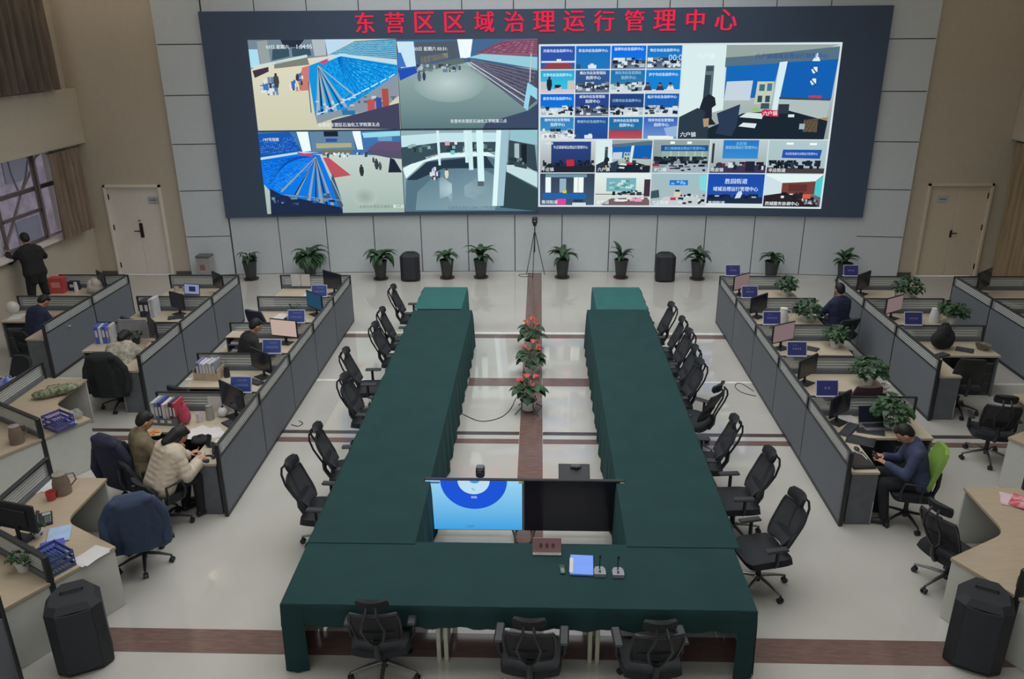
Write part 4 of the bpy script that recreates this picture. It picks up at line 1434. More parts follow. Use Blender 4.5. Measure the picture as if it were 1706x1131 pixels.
FP = [(-7.02, 18.7, 12, 0.30, 1.5, 'short drooping plant in a dark pot at the far left of the wall'),
      (-5.57, 18.75, 34, 0.52, 1.5, 'big bushy plant in a dark pot behind the left partition'),
      (-3.85, 18.75, 26, 0.46, 1.4, 'tall plant in a dark pot left of the left wall loudspeaker'),
      (-2.24, 18.85, 16, 0.38, 1.2, 'compact plant in a dark pot right of the left wall loudspeaker'),
      (-1.42, 18.9, 18, 0.46, 1.0, 'upright plant in a dark pot just left of the tall tripod'),
      (0.56, 18.9, 24, 0.40, 1.1, 'spreading plant in a dark pot just right of the tall tripod'),
      (1.98, 18.9, 16, 0.36, 0.9, 'slim plant in a dark pot second right of the tall tripod'),
      (3.80, 18.8, 22, 0.40, 1.0, 'spiky plant in a dark pot right of the right wall loudspeaker'),
      (5.54, 18.75, 22, 0.36, 1.2, 'low spreading plant in a dark pot behind the right partition sign'),
      (7.2, 18.6, 18, 0.36, 0.9, 'upright plant in a dark pot at the far right of the wall')]
for i, (x, y, n, L, sp, lb) in enumerate(FP):
    floor_plant(lb, (x, y, 0), 30 + i, n, L, sp)

def anthurium(label, loc, seed, stand):
    r = random.Random(seed)
    t = thing('anthurium', label, 'plant', loc, r.uniform(0, 6), 'red flowering plants in the aisle')
    z0 = 0.03 if stand else 0.0
    b = B().use(m_white)
    b.lathe([(0.0, z0), (0.09, z0), (0.10, z0 + .02), (0.125, z0 + .15), (0.13, z0 + .17), (0.115, z0 + .17), (0.11, z0 + .15), (0.0, z0 + .15)], n=20)
    b.obj('pot', t)
    b = B().use(m_soil)
    b.cyl((0, 0, z0 + 0.14), 0.11, 0.014, 16)
    b.obj('soil', t)
    if stand:
        for k in range(4):
            a = PI / 4 + k * PI / 2
            b = B().use(m_black)
            b.tube([(0.13 * math.cos(a), 0.13 * math.sin(a), 0.24), (0.13 * math.cos(a), 0.13 * math.sin(a), 0.1), (0.26 * math.cos(a), 0.26 * math.sin(a), 0.008)], 0.008, 6)
            b.obj('stand_leg', t)
        b = B().use(m_black)
        b.tube([(0.13 * math.cos(k * PI / 8), 0.13 * math.sin(k * PI / 8), 0.2) for k in range(17)], 0.007, 6)
        b.obj('stand_ring', t)
    b = B().use(m_leaf)
    st = B().use(m_leaf2)
    for i in range(20):
        az = i * 2.4 + r.uniform(-.2, .2)
        rr = r.uniform(0.06, 0.15)
        q = V((rr * math.cos(az), rr * math.sin(az), z0 + r.uniform(0.24, 0.44)))
        st.tube([(0.01, 0, z0 + .14), q * 0.6 + V((0, 0, 0.12)), q], 0.004, 4)
        leaf(b, q, az, r.uniform(-0.2, 0.5), 0.2, 0.075, droop=0.9)
    b.obj('foliage', t, smooth=60, recalc=False)
    st.obj('stems', t)
    m_fl = M('red_spathe', (158, 38, 44), 0.4, k=1.35)
    for i in range(5):
        az = i * 1.35 + r.uniform(-.4, .4)
        q = V((0.09 * math.cos(az), 0.09 * math.sin(az), z0 + r.uniform(0.44, 0.56)))
        b = B().use(m_fl)
        leaf(b, q, az, 0.5, 0.12, 0.055, droop=0.5, curl=0.4)
        b.use(m_leaf2).tube([(0.0, 0, z0 + .15), (q.x * 0.6, q.y * 0.6, q.z - 0.1), q], 0.004, 4)
        b.use(M('cream_spadix', (190, 160, 110), 0.6)).tube([q, q + V((0.02 * math.cos(az), 0.02 * math.sin(az), 0.07))], 0.006, 5)
        b.obj('flower', t, smooth=60, recalc=False)
    return t
anthurium('red flowering plant in the aisle nearest the camera on a black stand', (-0.16, 11.5, 0), 3, True)
anthurium('middle one of three red flowering plants in the aisle', (-0.13, 12.95, 0), 4, False)
anthurium('farthest of three red flowering plants in the aisle', (-0.15, 14.2, 0), 9, False)

def desk_plant(label, loc, seed, R=0.2, n=90, pot=True, group='bushy plants on the desks'):
    r = random.Random(seed)
    t = thing('desk_plant', label, 'plant', loc, r.uniform(0, 6), group)
    b = B().use(m_white if seed % 2 else m_pot)
    q_ = min(1.0, R / 0.17)
    b.lathe([(0.0, 0), (0.07 * q_, 0), (0.09 * q_, 0.11 * q_), (0.095 * q_, 0.12 * q_), (0.08 * q_, 0.12 * q_), (0.0, 0.1 * q_)], n=18)
    b.obj('pot', t)
    b = B().use(m_leaf2)
    c = V((0, 0, 0.13 * q_ + R * 0.45))
    for i in range(n):
        az, s = r.uniform(0, 2 * PI), r.uniform(-0.75, 1)
        q = V((math.cos(az) * math.sqrt(1 - min(s * s, 1)), math.sin(az) * math.sqrt(1 - min(s * s, 1)), s * 0.75)) * R * r.uniform(0.45, 0.95) + c
        q.z = max(q.z, 0.04)
        leaf(b, q, az + r.uniform(-.6, .6), r.uniform(-0.5, 0.9), R * 0.42, R * 0.15, droop=1.0, seg=3)
    b.obj('foliage', t, smooth=60, recalc=False)
    b = B().use(m_leaf)
    for i in range(10):
        az = i * 0.63
        b.tube([(0, 0, 0.08 * q_), (R * 0.3 * math.cos(az), R * 0.3 * math.sin(az), 0.13 * q_), (R * 0.6 * math.cos(az), R * 0.6 * math.sin(az), 0.12 + R * 0.4 * (i % 3))], 0.004, 4)
    b.obj('stems', t)
    return t

# ================================================================== office chairs (front = +Y)
def star_base(t, r=0.32, m=m_chrome, z=0.09):
    for k in range(5):
        a = math.radians(90 + 72 * k + 36)
        c, s = math.cos(a), math.sin(a)
        b = B().use(m)
        b.tube([(0.03 * c, 0.03 * s, z + 0.05), (0.16 * c, 0.16 * s, z + 0.035), (r * c, r * s, z)], [0.024, 0.02, 0.014], 8, flat=0.7)
        leg = b.obj('base_leg', t)
        b = B().use(m_black)
        px, py = -s, c
        for k2 in (-1, 1):
            q0 = V((r * c + px * 0.008 * k2, r * s + py * 0.008 * k2, 0.03))
            q1 = V((r * c + px * 0.026 * k2, r * s + py * 0.026 * k2, 0.03))
            b.tube([q0, q1], 0.03, 12)
        b.tube([(r * c, r * s, 0.04), (r * c, r * s, z + 0.005)], 0.011, 6)
        b.obj('caster', leg)
    b = B().use(m_black)
    b.tube([(0, 0, 0.08), (0, 0, 0.28)], 0.026, 10)
    b.use(m_chrome).tube([(0, 0, 0.27), (0, 0, 0.40)], 0.016, 10)
    b.obj('gas_lift', t)

def back_pt(u, w, z0, z1, hw0, hw1, lean, y0, bow):
    """surface of a leaning, slightly wrapped back; u across, w up"""
    x = (u - 0.5) * 2
    hw = hw0 + (hw1 - hw0) * w
    hw *= (1 - 0.12 * (2 * w - 1) ** 4)
    z = z0 + (z1 - z0) * w
    y = y0 - lean * (z - z0) + bow * x * x + 0.03 * math.cos(PI * w)
    return V((x * hw, y, z))

def mesh_chair(seat_z=0.47):
    t = thing('office_chair', None, 'office chair')
    star_base(t)
    b = B().use(m_black)
    b.box((0, -0.02, 0.40), (0.20, 0.26, 0.05), 0.015)
    b.tube([(0, -0.12, 0.40), (0, -0.26, 0.41), (0, -0.31, 0.50), (0, -0.32, 0.62)], [0.03, 0.03, 0.028, 0.024], 8)
    b.tube([(0.1, 0.0, 0.40), (0.22, 0.0, 0.405)], 0.008, 6)
    b.obj('tilt_mechanism', t)
    b = B().use(m_seat)
    def sp(u, w):
        x, y = (u - 0.5) * 2, (w - 0.5) * 2
        k = (1 - 0.13 * y ** 4) if y > 0 else (1 - 0.10 * y ** 4)
        return V((0.255 * x * k, 0.245 * y * (1 - 0.10 * x ** 4), seat_z - 0.035 * max(0, y - 0.35) ** 2 * 2 + 0.018 * x * x - 0.01 * (1 - x * x)))
    b.grid(sp, 14, 14, 0.07)
    b.obj('seat', t)
    args = (0.55, 0.96, 0.205, 0.225, 0.27, -0.235, 0.035)
    b = B().use(m_net)
    b.grid(lambda u, w: back_pt(u, w, *args), 12, 14, 0.012)
    b.obj('back_net', t)
    b = B().use(m_black)
    ring = [back_pt(0, i / 10, *args) for i in range(11)] + [back_pt(i / 8, 1, *args) for i in range(1, 8)] + [back_pt(1, 1 - i / 10, *args) for i in range(11)] + [back_pt(1 - i / 8, 0, *args) for i in range(1, 9)]
    b.tube(ring, 0.015, 6)
    # spine with a loop behind the upper back
    for s in (-1, 1):
        b.tube([(0, -0.31, 0.57), (s * 0.07, -0.335, 0.67), (s * 0.10, -0.405, 0.83), (s * 0.075, -0.45, 0.95), (s * 0.05, -0.45, 1.02), (s * 0.04, -0.40, 1.07)], 0.013, 6)
    b.tube([(0, -0.30, 0.57), (0, -0.28, 0.62)], 0.03, 8)
    b.obj('back_frame', t)
    b = B().use(m_seat)
    b.grid(lambda u, w: back_pt(u, w, 0.57, 0.70, 0.155, 0.165, 0.27, -0.222, 0.035), 8, 6, 0.022)
    b.obj('lumbar_pad', t)
    b = B().use(m_seat)
    b.grid(lambda u, w: V(((u - 0.5) * 0.29 * (1 - 0.12 * (2 * w - 1) ** 4), -0.375 - 0.035 * w + 0.10 * (u - 0.5) ** 2 * 1.6 + 0.015 * math.sin(PI * w), 1.005 + 0.115 * w)), 10, 6, 0.035)
    b.obj('headrest', t)
    for s in (-1, 1):
        b = B().use(m_black)
        b.tube([(s * 0.12, -0.02, 0.41), (s * 0.26, -0.02, 0.43), (s * 0.285, -0.02, 0.48), (s * 0.285, -0.02, 0.635)], [0.02, 0.02, 0.022, 0.02], 8)
        arm = b.obj('armrest', t)
        b = B().use(m_black)
        b.box((s * 0.285, 0.0, 0.65), (0.085, 0.25, 0.03), 0.013)
        b.obj('arm_pad', arm)
    return t

def task_chair(mb, headless=True, top=0.98, hw=0.235):
    """plain padded chair with a rounded back"""
    t = thing('task_chair', None, 'office chair')
    star_base(t, 0.29, m_black)
    b = B().use(m_black)
    b.box((0, 0, 0.40), (0.22, 0.24, 0.05), 0.015)
    b.tube([(0, -0.1, 0.40), (0, -0.27, 0.41), (0, -0.30, 0.52), (0, -0.30, 0.70)], 0.026, 8)
    b.obj('tilt_mechanism', t)
    b = B().use(m_seat)
    b.grid(lambda u, w: V(((u - .5) * 0.50 * (1 - 0.1 * (2 * w - 1) ** 4), (w - .5) * 0.48 * (1 - 0.1 * (2 * u - 1) ** 4), 0.49 - 0.02 * (2 * w - 1) ** 4)), 12, 12, 0.08)
    b.obj('seat', t)
    b = B().use(mb)
    b.grid(lambda u, w: back_pt(u, w, 0.55, top, hw, hw * 0.86, 0.16, -0.225, 0.04), 12, 12, 0.05)
    b.obj('backrest', t)
    for s in (-1, 1):
        b = B().use(m_black)
        b.tube([(s * 0.14, -0.05, 0.42), (s * 0.27, -0.05, 0.44), (s * 0.28, -0.06, 0.66), (s * 0.28, 0.14, 0.67), (s * 0.27, 0.17, 0.55), (s * 0.24, 0.15, 0.44)], 0.017, 7)
        b.obj('armrest', t)
    return t

# chairs on the left of the U face +X
LC = [(-2.44, 7.90, -4, 'nearest the camera'), (-2.36, 8.80, 6, 'second from the camera'), (-2.38, 10.28, -7, 'third from the camera'), (-2.58, 11.32, 4, 'fourth from the camera, pulled out'), (-2.36, 12.45, -3, 'fifth from the camera'), (-2.38, 13.25, 3, 'sixth from the camera'), (-2.42, 14.6, 2, 'farthest from the camera')]
for x, y, a, lb in LC:
    place(mesh_chair, 'mesh_chair', (x, y, 0), math.radians(-90 + a), 'black mesh headrest chair left of the green tables, ' + lb, 'mesh chairs along the green tables')
RC = [(2.36, 7.25, 14, 'nearest the camera'), (2.30, 8.22, 4, 'second from the camera'), (2.08, 9.10, -4, 'third from the camera'), (2.18, 10.32, -38, 'fourth from the camera, turned away'), (2.0, 10.9, 6, 'fifth from the camera'), (2.02, 11.5, -3, 'sixth from the camera'), (2.06, 12.18, 5, 'seventh from the camera'), (2.04, 12.82, -4, 'eighth from the camera'), (1.98, 13.55, 2, 'farthest from the camera')]
for x, y, a, lb in RC:
    place(mesh_chair, 'mesh_chair', (x, y, 0), math.radians(90 + a), 'black mesh headrest chair right of the green tables, ' + lb, 'mesh chairs along the green tables')
for x, y, a, lb in ((-1.42, 5.90, 2, 'left of the three black chairs tucked under the front table'), (-0.05, 5.70, -3, 'middle of the three black chairs tucked under the front table'), (0.98, 5.70, 4, 'right of the three black chairs tucked under the front table')):
    place(mesh_chair, 'mesh_chair', (x, y, 0), math.radians(a), lb, 'mesh chairs along the green tables')
place(mesh_chair, 'mesh_chair', (4.38, 7.32, 0), math.radians(-63), 'black mesh chair facing the tan desk at lower right')
place(mesh_chair, 'mesh_chair', (6.20, 10.1, 0), math.radians(-15), 'black mesh chair seen from behind at the right edge')

# ================================================================== partitions and desks
PH = 1.0
def long_partition(label, x, y0, ys, side):
    """screen along the aisle; ys = section joints from near to far; side = +1 when the aisle lies at +x"""
    t = thing('desk_partition', label, 'partition', (x, y0, 0), 0, 'grey partition screens along the aisles')
    for a, c in zip(ys, ys[1:]):
        a, c = a - y0, c - y0
        b = B().use(m_fabric_panel)
        b.box((0, (a + c) / 2, 0.415), (0.045, c - a - 0.03, 0.81), 0.004)
        b.use(m_dark_rail).box((0, (a + c) / 2, 0.03), (0.05, c - a - 0.03, 0.05))
        b.obj('fabric_panel', t)
        b = B().use(m_glass)
        b.box((0, (a + c) / 2, 0.90), (0.012, c - a - 0.04, 0.16))
        g = b.obj('glass_strip', t)
        b = B().use(m_stripe)
        for k in range(4):
            b.box((0, (a + c) / 2, 0.845 + 0.034 * k), (0.014, (c - a) * 0.86, 0.013))
        b.obj('frosted_stripes', g)
    for yy in ys:
        b = B().use(m_dark_rail)
        b.box((0, yy - y0, PH / 2), (0.05, 0.035, PH), 0.004)
        b.obj('post', t)
    b = B().use(m_dark_rail)
    b.box((0, (ys[0] + ys[-1]) / 2 - y0, PH - 0.008), (0.035, ys[-1] - ys[0], 0.02), 0.003)
    b.box((0, (ys[0] + ys[-1]) / 2 - y0, 0.825), (0.05, ys[-1] - ys[0], 0.015))
    b.obj('top_rail', t)
    return t

def divider(L):
    """screen across the row, local +X from the long partition outwards"""
    t = thing('desk_divider', None, 'partition')
    b = B().use(m_grey_panel)
    b.box((L / 2, 0, 0.40), (L, 0.04, 0.78), 0.004)
    b.obj('solid_panel', t)
    b = B().use(m_glass)
    b.box((L / 2, 0, 0.89), (L - 0.06, 0.010, 0.19))
    g = b.obj('glass_panel', t)
    b = B().use(m_stripe)
    for k in range(3):
        b.box((L / 2, 0, 0.825 + 0.042 * k), (L * 0.86, 0.013, 0.015))
    b.obj('frosted_stripes', g)
    b = B().use(m_dark_rail)
    b.box((L / 2, 0, PH - 0.008), (L, 0.03, 0.018), 0.003)
    b.box((L - 0.012, 0, PH / 2), (0.026, 0.042, PH), 0.003)
    b.obj('frame', t)
    return t

DZ = 0.72
def l_desk(w, d, main=0.66, ret=0.36):
    """top against the divider (far side, y=0) and a return along the partition (x=0); local +X outwards, +Y away"""
    t = thing('l_shaped_desk', None, 'desk')
    b = B().use(m_beige_wood)
    c = 0.16
    poly = [(0.03, -0.03), (w, -0.03), (w, -main), (ret + c * 1.2, -main), (ret + c * 0.3, -main - c * 0.3), (ret, -main - c * 1.3), (ret, -d), (0.03, -d)]
    b.prism(poly, DZ - 0.03, DZ)
    b.obj('desktop', t)
    b = B().use(m_grey_panel)
    b.box(((0.03 + ret) / 2, -d + 0.02, (DZ - 0.03) / 2), (ret - 0.05, 0.03, DZ - 0.03), 0.003)
    b.use(M('pale_edge_band', (140, 140, 140), 0.5)).box((ret - 0.02, -d + 0.02, (DZ - 0.04) / 2 * 0.5), (0.01, 0.034, 0.3))
    b.obj('end_panel', t)
    b = B().use(m_grey_panel)
    b.box((w - 0.02, -main / 2 - 0.02, (DZ - 0.03) / 2), (0.03, main - 0.08, DZ - 0.03), 0.003)
    b.obj('side_panel', t)
    b = B().use(m_grey_panel)
    b.box((w - 0.24, -main / 2, 0.30), (0.38, main - 0.12, 0.54), 0.004)
    ped = b.obj('drawer_pedestal', t)
    for k in range(3):
        b = B().use(m_dark_rail)
        b.box((w - 0.24, -main + 0.055, 0.13 + 0.17 * k), (0.36, 0.012, 0.15), 0.003)
        dr = b.obj('drawer', ped)
    return t

Y5 = [15.67, 14.24, 12.80, 11.40, 9.97]
ordn = ['farthest', 'second farthest', 'middle', 'second nearest', 'nearest']
def row(nm, x, s, ys, yn, outer):
    long_partition('long grey partition with glass strip, ' + nm, x, yn, [yn] + list(reversed(ys)), -s)
    n = len(ys)
    names = ordn if n == 5 else (['farthest', 'middle', 'nearest'] if n == 3 else ['farthest', 'nearer'])
    for i, yy in enumerate(ys):
        d = (yy - (ys[i + 1] if i + 1 < n else yn)) - 0.03
        key = 'div%d' % s
        o = place(lambda: divider(1.40), 'divider', (x + s * 0.025, yy, 0), 0 if s > 0 else PI, 'glass topped cross divider, %s in the %s' % (names[i], nm), 'cross dividers between desks')
        t = l_desk(1.37, d) if s > 0 else l_desk_mirror(1.37, d)
        t.location = (x + s * 0.025, yy, 0)
        tag(t, 'L shaped pale desk, %s in the %s' % (names[i], nm), 'desk', 'L shaped desks in rows')

def l_desk_mirror(w, d):
    t = l_desk(w, d)
    for o in [t] + list(t.children_recursive):
        if o.type == 'MESH':
            bm = bmesh.new()
            bm.from_mesh(o.data)
            for v in bm.verts:
                v.co.x = -v.co.x
            bmesh.ops.reverse_faces(bm, faces=bm.faces)
            bm.to_mesh(o.data)
            bm.free()
    return t
row('row left of the green tables', -3.86, -1, Y5, 8.46, 'left')
row('second row on the left', -6.16, -1, Y5[:3], 11.30, 'left')
row('row by the left window', -8.46, -1, Y5[:2], 12.66, 'left')
row('row right of the green tables', 3.64, 1, Y5, 8.41, 'right')
row('second row on the right', 5.96, 1, Y5[:3], 11.27, 'right')
row('row by the right wall', 8.26, 1, Y5[:2], 12.66, 'right')

# three-armed stations with tan tops near the camera
def boomerang(a1, a2, L, d, m_top, drop=True):
    """desk in the 120 degree sector between the arm directions a1 and a2 (degrees, a2 = a1 - 120)"""
    t = thing('corner_desk', None, 'desk')
    u1 = V((math.cos(math.radians(a1)), math.sin(math.radians(a1)), 0))
    u2 = V((math.cos(math.radians(a2)), math.sin(math.radians(a2)), 0))
    n1 = u2 - u1 * u2.dot(u1)
    n1.normalize()
    n2 = u1 - u2 * u1.dot(u2)
    n2.normalize()
    mid = (u1 + u2).normalized()
    c0 = mid * 0.03
    e = 0.02
    pin = mid * (d / math.sin(math.radians(60)))
    k = 0.17
    pts = [c0, u1 * L + n1 * e, u1 * L + n1 * d]
    i1, i2 = pin + u1 * k, pin + u2 * k
    pts += [i1 * (1 - q) ** 2 + pin * 2 * q * (1 - q) + i2 * q * q for q in (0, .2, .4, .6, .8, 1)]
    pts += [u2 * L + n2 * d, u2 * L + n2 * e]
    b = B().use(m_top)
    b.prism([(p.x, p.y) for p in pts], DZ - 0.03, DZ)
    b.obj('desktop', t)
    for u, n, nm in ((u1, n1, 'end_panel'), (u2, n2, 'end_panel')):
        b = B().use(m_white_panel)
        c = u * (L - 0.03) + n * (d / 2 + e / 2)
        b.at((c.x, c.y, 0), math.atan2(n.y, n.x)).box((0, 0, (DZ - 0.03) / 2), (d - 0.03, 0.025, DZ - 0.035), 0.003)
        b.at()
        b.obj(nm, t)
    for u, n in ((u1, n1), (u2, n2)):
        b = B().use(M('brown_modesty_board', (92, 80, 66), 0.6))
        c = u * (L * 0.56) + n * 0.07
        b.at((c.x, c.y, 0), math.atan2(u.y, u.x)).box((0, 0, 0.5), (L * 0.8, 0.018, 0.36))
        b.at()
        b.obj('modesty_board', t)
    return t

def tri_screen(label, c, arms, L):
    t = thing('three_arm_partition', label, 'partition', (c[0], c[1], 0))
    for a, Lm in zip(arms, L):
        u = (math.cos(math.radians(a)), math.sin(math.radians(a)))
        rz = math.radians(a)
        b = B().use(m_grey_panel)
        b.at((0, 0, 0), rz).box((Lm / 2, 0, 0.39), (Lm, 0.04, 0.78), 0.003)
        b.at()
        arm = b.obj('screen_arm', t)
        b = B().use(m_glass)
        b.at((0, 0, 0), rz).box((Lm / 2, 0, 0.885), (Lm - 0.05, 0.01, 0.19))
        b.use(m_stripe)
        for k in range(5):
            b.box((Lm / 2, 0, 0.81 + 0.034 * k), (Lm * 0.84, 0.013, 0.012))
        b.at()
        b.obj('striped_glass', arm)
        b = B().use(m_dark_rail)
        b.at((0, 0, 0), rz).box((Lm / 2, 0, PH - 0.014), (Lm, 0.055, 0.03), 0.004)
        b.box((Lm - 0.02, 0, PH / 2), (0.045, 0.06, PH), 0.006)
        b.at()
        b.obj('dark_frame', arm)
    b = B().use(m_dark_rail)
    b.cyl((0, 0, 0), 0.035, PH, 12)
    b.obj('center_post', t)
    return t
CL1, CL2, CR1, CR2, CL3 = (-5.74, 6.86), (-7.52, 9.74), (5.50, 6.86), (7.42, 9.43), (-4.76, 4.42)
tri_screen('three armed partition in the tan desks at left, nearer one', CL1, (90, -30, 210), (1.26, 1.26, 1.2))
tri_screen('three armed partition in the tan desks at left, farther one', CL2, (90, -30, 210), (1.3, 1.26, 1.2))
tri_screen('three armed partition in the tan desks at right, nearer one', CR1, (90, 210, -30), (1.26, 1.26, 1.2))
tri_screen('three armed partition in the tan desks at right, farther one', CR2, (90, 210, -30), (1.26, 1.26, 1.2))
tri_screen('dark partition end in the lower left corner', CL3, (90,), (1.26,))
for c, a1, a2, lb in ((CL1, 90, -30, 'tan corner desk with phone at left, its chair draped in a blue jacket'), (CL1, -30, -150, 'tan corner desk in the lower left corner behind the loudspeaker'),
                      (CL2, 90, -30, 'tan corner desk at left with the camouflage bag'), (CL2, -30, -150, 'tan corner desk at the left edge with a jug'),
                      (CR1, 210, 90, 'tan corner desk at lower right with magazines'), (CR1, 330, 210, 'tan corner desk behind the lower right loudspeaker'),
                      (CR2, 210, 90, 'tan corner desk at the right edge by the mesh chair'), (CR2, 330, 210, 'tan corner desk with white end panel at the right edge')):
    o = boomerang(a1, a2, 1.27, 0.66, m_maple)
    o.location = (c[0], c[1], 0)
    tag(o, lb, 'desk', 'tan corner desks')

# ================================================================== things on the desks
DT = DZ + 0.001
m_scr_d = M('dark_monitor_screen', (26, 30, 42), 0.15, var=0.03)
def monitor(label, x, y, rz, w=0.48, h=0.30, screen=None, z=DT, tilt=0, group='monitors on the desks'):
    t = thing('monitor', label, 'monitor', (x, y, z), math.radians(rz), group)
    b = B().use(m_black)
    b.box((0, 0.02, 0.006), (0.22, 0.18, 0.012), 0.004)
    b.box((0, 0.045, 0.12), (0.05, 0.02, 0.22), 0.005)
    b.obj('stand', t)
    b = B().use(m_black)
    b.at((0, 0.02, 0.12 + h / 2), 0, math.radians(-tilt))
    b.box((0, 0, 0), (w, 0.03, h), 0.006)
    b.box((0, 0.022, 0), (w * 0.6, 0.025, h * 0.6), 0.01)
    b.at()
    b.obj('housing', t)
    b = B().use(screen or m_scr_d)
    b.at((0, 0.02, 0.12 + h / 2), 0, math.radians(-tilt))
    b.box((0, -0.0155, 0.004), (w - 0.03, 0.003, h - 0.035))
    b.at()
    b.obj('screen', t)
    return t
m_pink = emit('pale_pink_display', (204, 176, 166), 0.85)
m_pink2 = emit('dim_pink_display', (138, 116, 118), 0.8)
m_glow = emit('white_blue_display', (150, 160, 200), 0.7)
m_teal = emit('dim_teal_display', (48, 90, 120), 0.6)
MON = [(-4.12, 15.25, -38, 0.56, 0.34, None, 'dark monitor at the far end of the row left of the green tables'),
       (-4.15, 14.0, -42, 0.50, 0.31, m_teal, 'monitor with a dim teal glow in the row left of the green tables'),
       (-4.27, 12.52, -14, 0.50, 0.31, m_pink, 'monitor with a bright pale pink page at left'),
       (-4.2, 11.1, -38, 0.52, 0.32, None, 'dark monitor beside the file box at left'),
       (-4.15, 9.75, -38, 0.56, 0.36, None, 'dark monitor above the cluttered front left desk'),
       (-6.45, 15.3, -45, 0.48, 0.30, None, 'dark monitor at the far end of the second row on the left'),
       (-6.5, 12.5, -50, 0.48, 0.32, None, 'navy monitor beside the grey board in the second row on the left'),
       (-6.72, 14.0, -30, 0.40, 0.30, None, 'dark monitor behind the papers in the second row on the left'),
       (-8.85, 15.35, -45, 0.48, 0.30, None, 'dark monitor by the far window desk next to the white bag'),
       (3.97, 15.28, 38, 0.46, 0.30, m_pink2, 'dim pink monitor at the far end of the row right of the green tables'),
       (3.98, 13.95, 40, 0.48, 0.30, None, 'dark monitor next to the white jug in the row right of the tables'),
       (3.98, 12.4, 30, 0.48, 0.32, m_pink2, 'dim pink monitor in the middle of the row right of the tables'),
       (3.95, 11.0, 42, 0.48, 0.30, None, 'dark monitor second nearest in the row right of the tables'),
       (3.98, 9.72, 40, 0.46, 0.30, None, 'dark monitor on the front desk of the row right of the tables'),
       (6.36, 15.35, 42, 0.48, 0.32, None, 'dark monitor below a blue sign in the second row on the right'),
       (6.36, 13.9, 34, 0.48, 0.30, m_pink2, 'dim pink monitor in the second row on the right'),
       (8.7, 15.4, 40, 0.56, 0.36, None, 'dark monitor at the far right by the side wall')]
for x, y, r, w, h, s_, lb in MON:
    monitor(lb, x, y, r, w, h, s_)
monitor('dark monitor seen from behind on the tan desk at the left edge', -5.34, 6.92, 165, 0.50, 0.32, None)
t = thing('laptop', 'open laptop with a lit white and blue page in the second row on the left', 'laptop', (-6.93, 15.15, DT), math.radians(-8))
def laptop_parts(t, scr, lid=100):
    b = B().use(M('laptop_grey', (84, 84, 90), 0.4))
    b.box((0, -0.11, 0.009), (0.34, 0.23, 0.016), 0.004)
    b.use(m_black).box((0, -0.09, 0.0175), (0.29, 0.11, 0.002))
    b.obj('keyboard_base', t)
    b = B().use(m_black)
    b.at((0, 0.005, 0.018), 0, math.radians(-(lid - 90)))
    b.box((0, 0, 0.11), (0.34, 0.012, 0.22), 0.004)
    b.use(scr).box((0, -0.0068, 0.112), (0.315, 0.002, 0.19))
    b.at()
    b.obj('lid', t)
laptop_parts(t, m_glow)
b = B().use(M('page_navy', (52, 56, 104), 0.5))
b.at((0, 0.005, 0.018), 0, math.radians(-10)).box((0.01, -0.0086, 0.115), (0.14, 0.001, 0.10))
b.at()
b.obj('page_picture', t)
t = thing('laptop', 'white laptop with a dark screen on the front right desk', 'laptop', (4.40, 9.72, DT), math.radians(4))
laptop_parts(t, m_scr_d, 108)

def flat(name, label, cat, x, y, rz, w, d, h, m, group=None, part='body', top=None):
    t = thing(name, label, cat, (x, y, DT), math.radians(rz), group)
    b = B().use(m)
    b.box((0, 0, h / 2), (w, d, h), min(0.006, h * 0.3))
    b.obj(part, t)
    if top:
        b = B().use(top)
        b.box((0, 0, h + 0.0005), (w * 0.88, d * 0.8, 0.002))
        b.obj('surface', t)
    return t
m_keys = M('dark_keycaps', (48, 50, 56), 0.6)
for x, y, r, lb in ((-4.05, 9.48, -40, 'black keyboard on the cluttered front left desk'), (-4.3, 10.95, -30, 'black keyboard before the monitor beside the file box'), (-4.45, 13.72, -30, 'black keyboard in the second farthest desk at left'),
                    (4.04, 9.52, 52, 'black keyboard nearest the partition on the front right desk'), (6.35, 12.1, 30, 'black keyboard before the black backpack in the second row on the right')):
    t = flat('keyboard', lb, 'keyboard', x, y, r, 0.42, 0.14, 0.02, m_black, 'keyboards', top=m_keys)
for x, y, r, w, d, lb in ((4.30, 9.48, -18, 0.34, 0.16, 'black charging pad right of the laptop on the front right desk'), (4.08, 9.22, -28, 0.34, 0.24, 'dark tablet in the middle of the front right desk'),
                          (4.44, 12.40, -35, 0.24, 0.18, 'dark tablet on the middle desk right of the green tables'), (6.90, 12.38, -30, 0.26, 0.2, 'dark tablet in the second row on the right'), (-6.69, 13.82, 20, 0.28, 0.2, 'dark tablet on the second row left desk')):
    flat('tablet', lb, 'tablet', x, y, r, w, d, 0.014, M('tablet_black', (36, 38, 42), 0.3), None, top=M('tablet_glass', (44, 46, 50), 0.15))
t = flat('document_case', 'open black case on the return of the front right desk', 'case', 3.86, 8.70, 4, 0.27, 0.38, 0.03, m_black, top=M('case_lining', (40, 36, 34), 0.8))
b = B().use(m_white)
b.tube([(0.04, 0.16, 0.035), (0.09, 0.1, 0.04), (0.1, -0.02, 0.036)], 0.006, 6)
b.obj('white_cable', t)
t = thing('computer_mouse', 'black mouse on the front right desk', 'mouse', (3.95, 9.0, DT))
b = B().use(m_black)
b.ball((0, 0, 0.012), (0.032, 0.05, 0.02), 12, 8)
b.obj('shell', t)

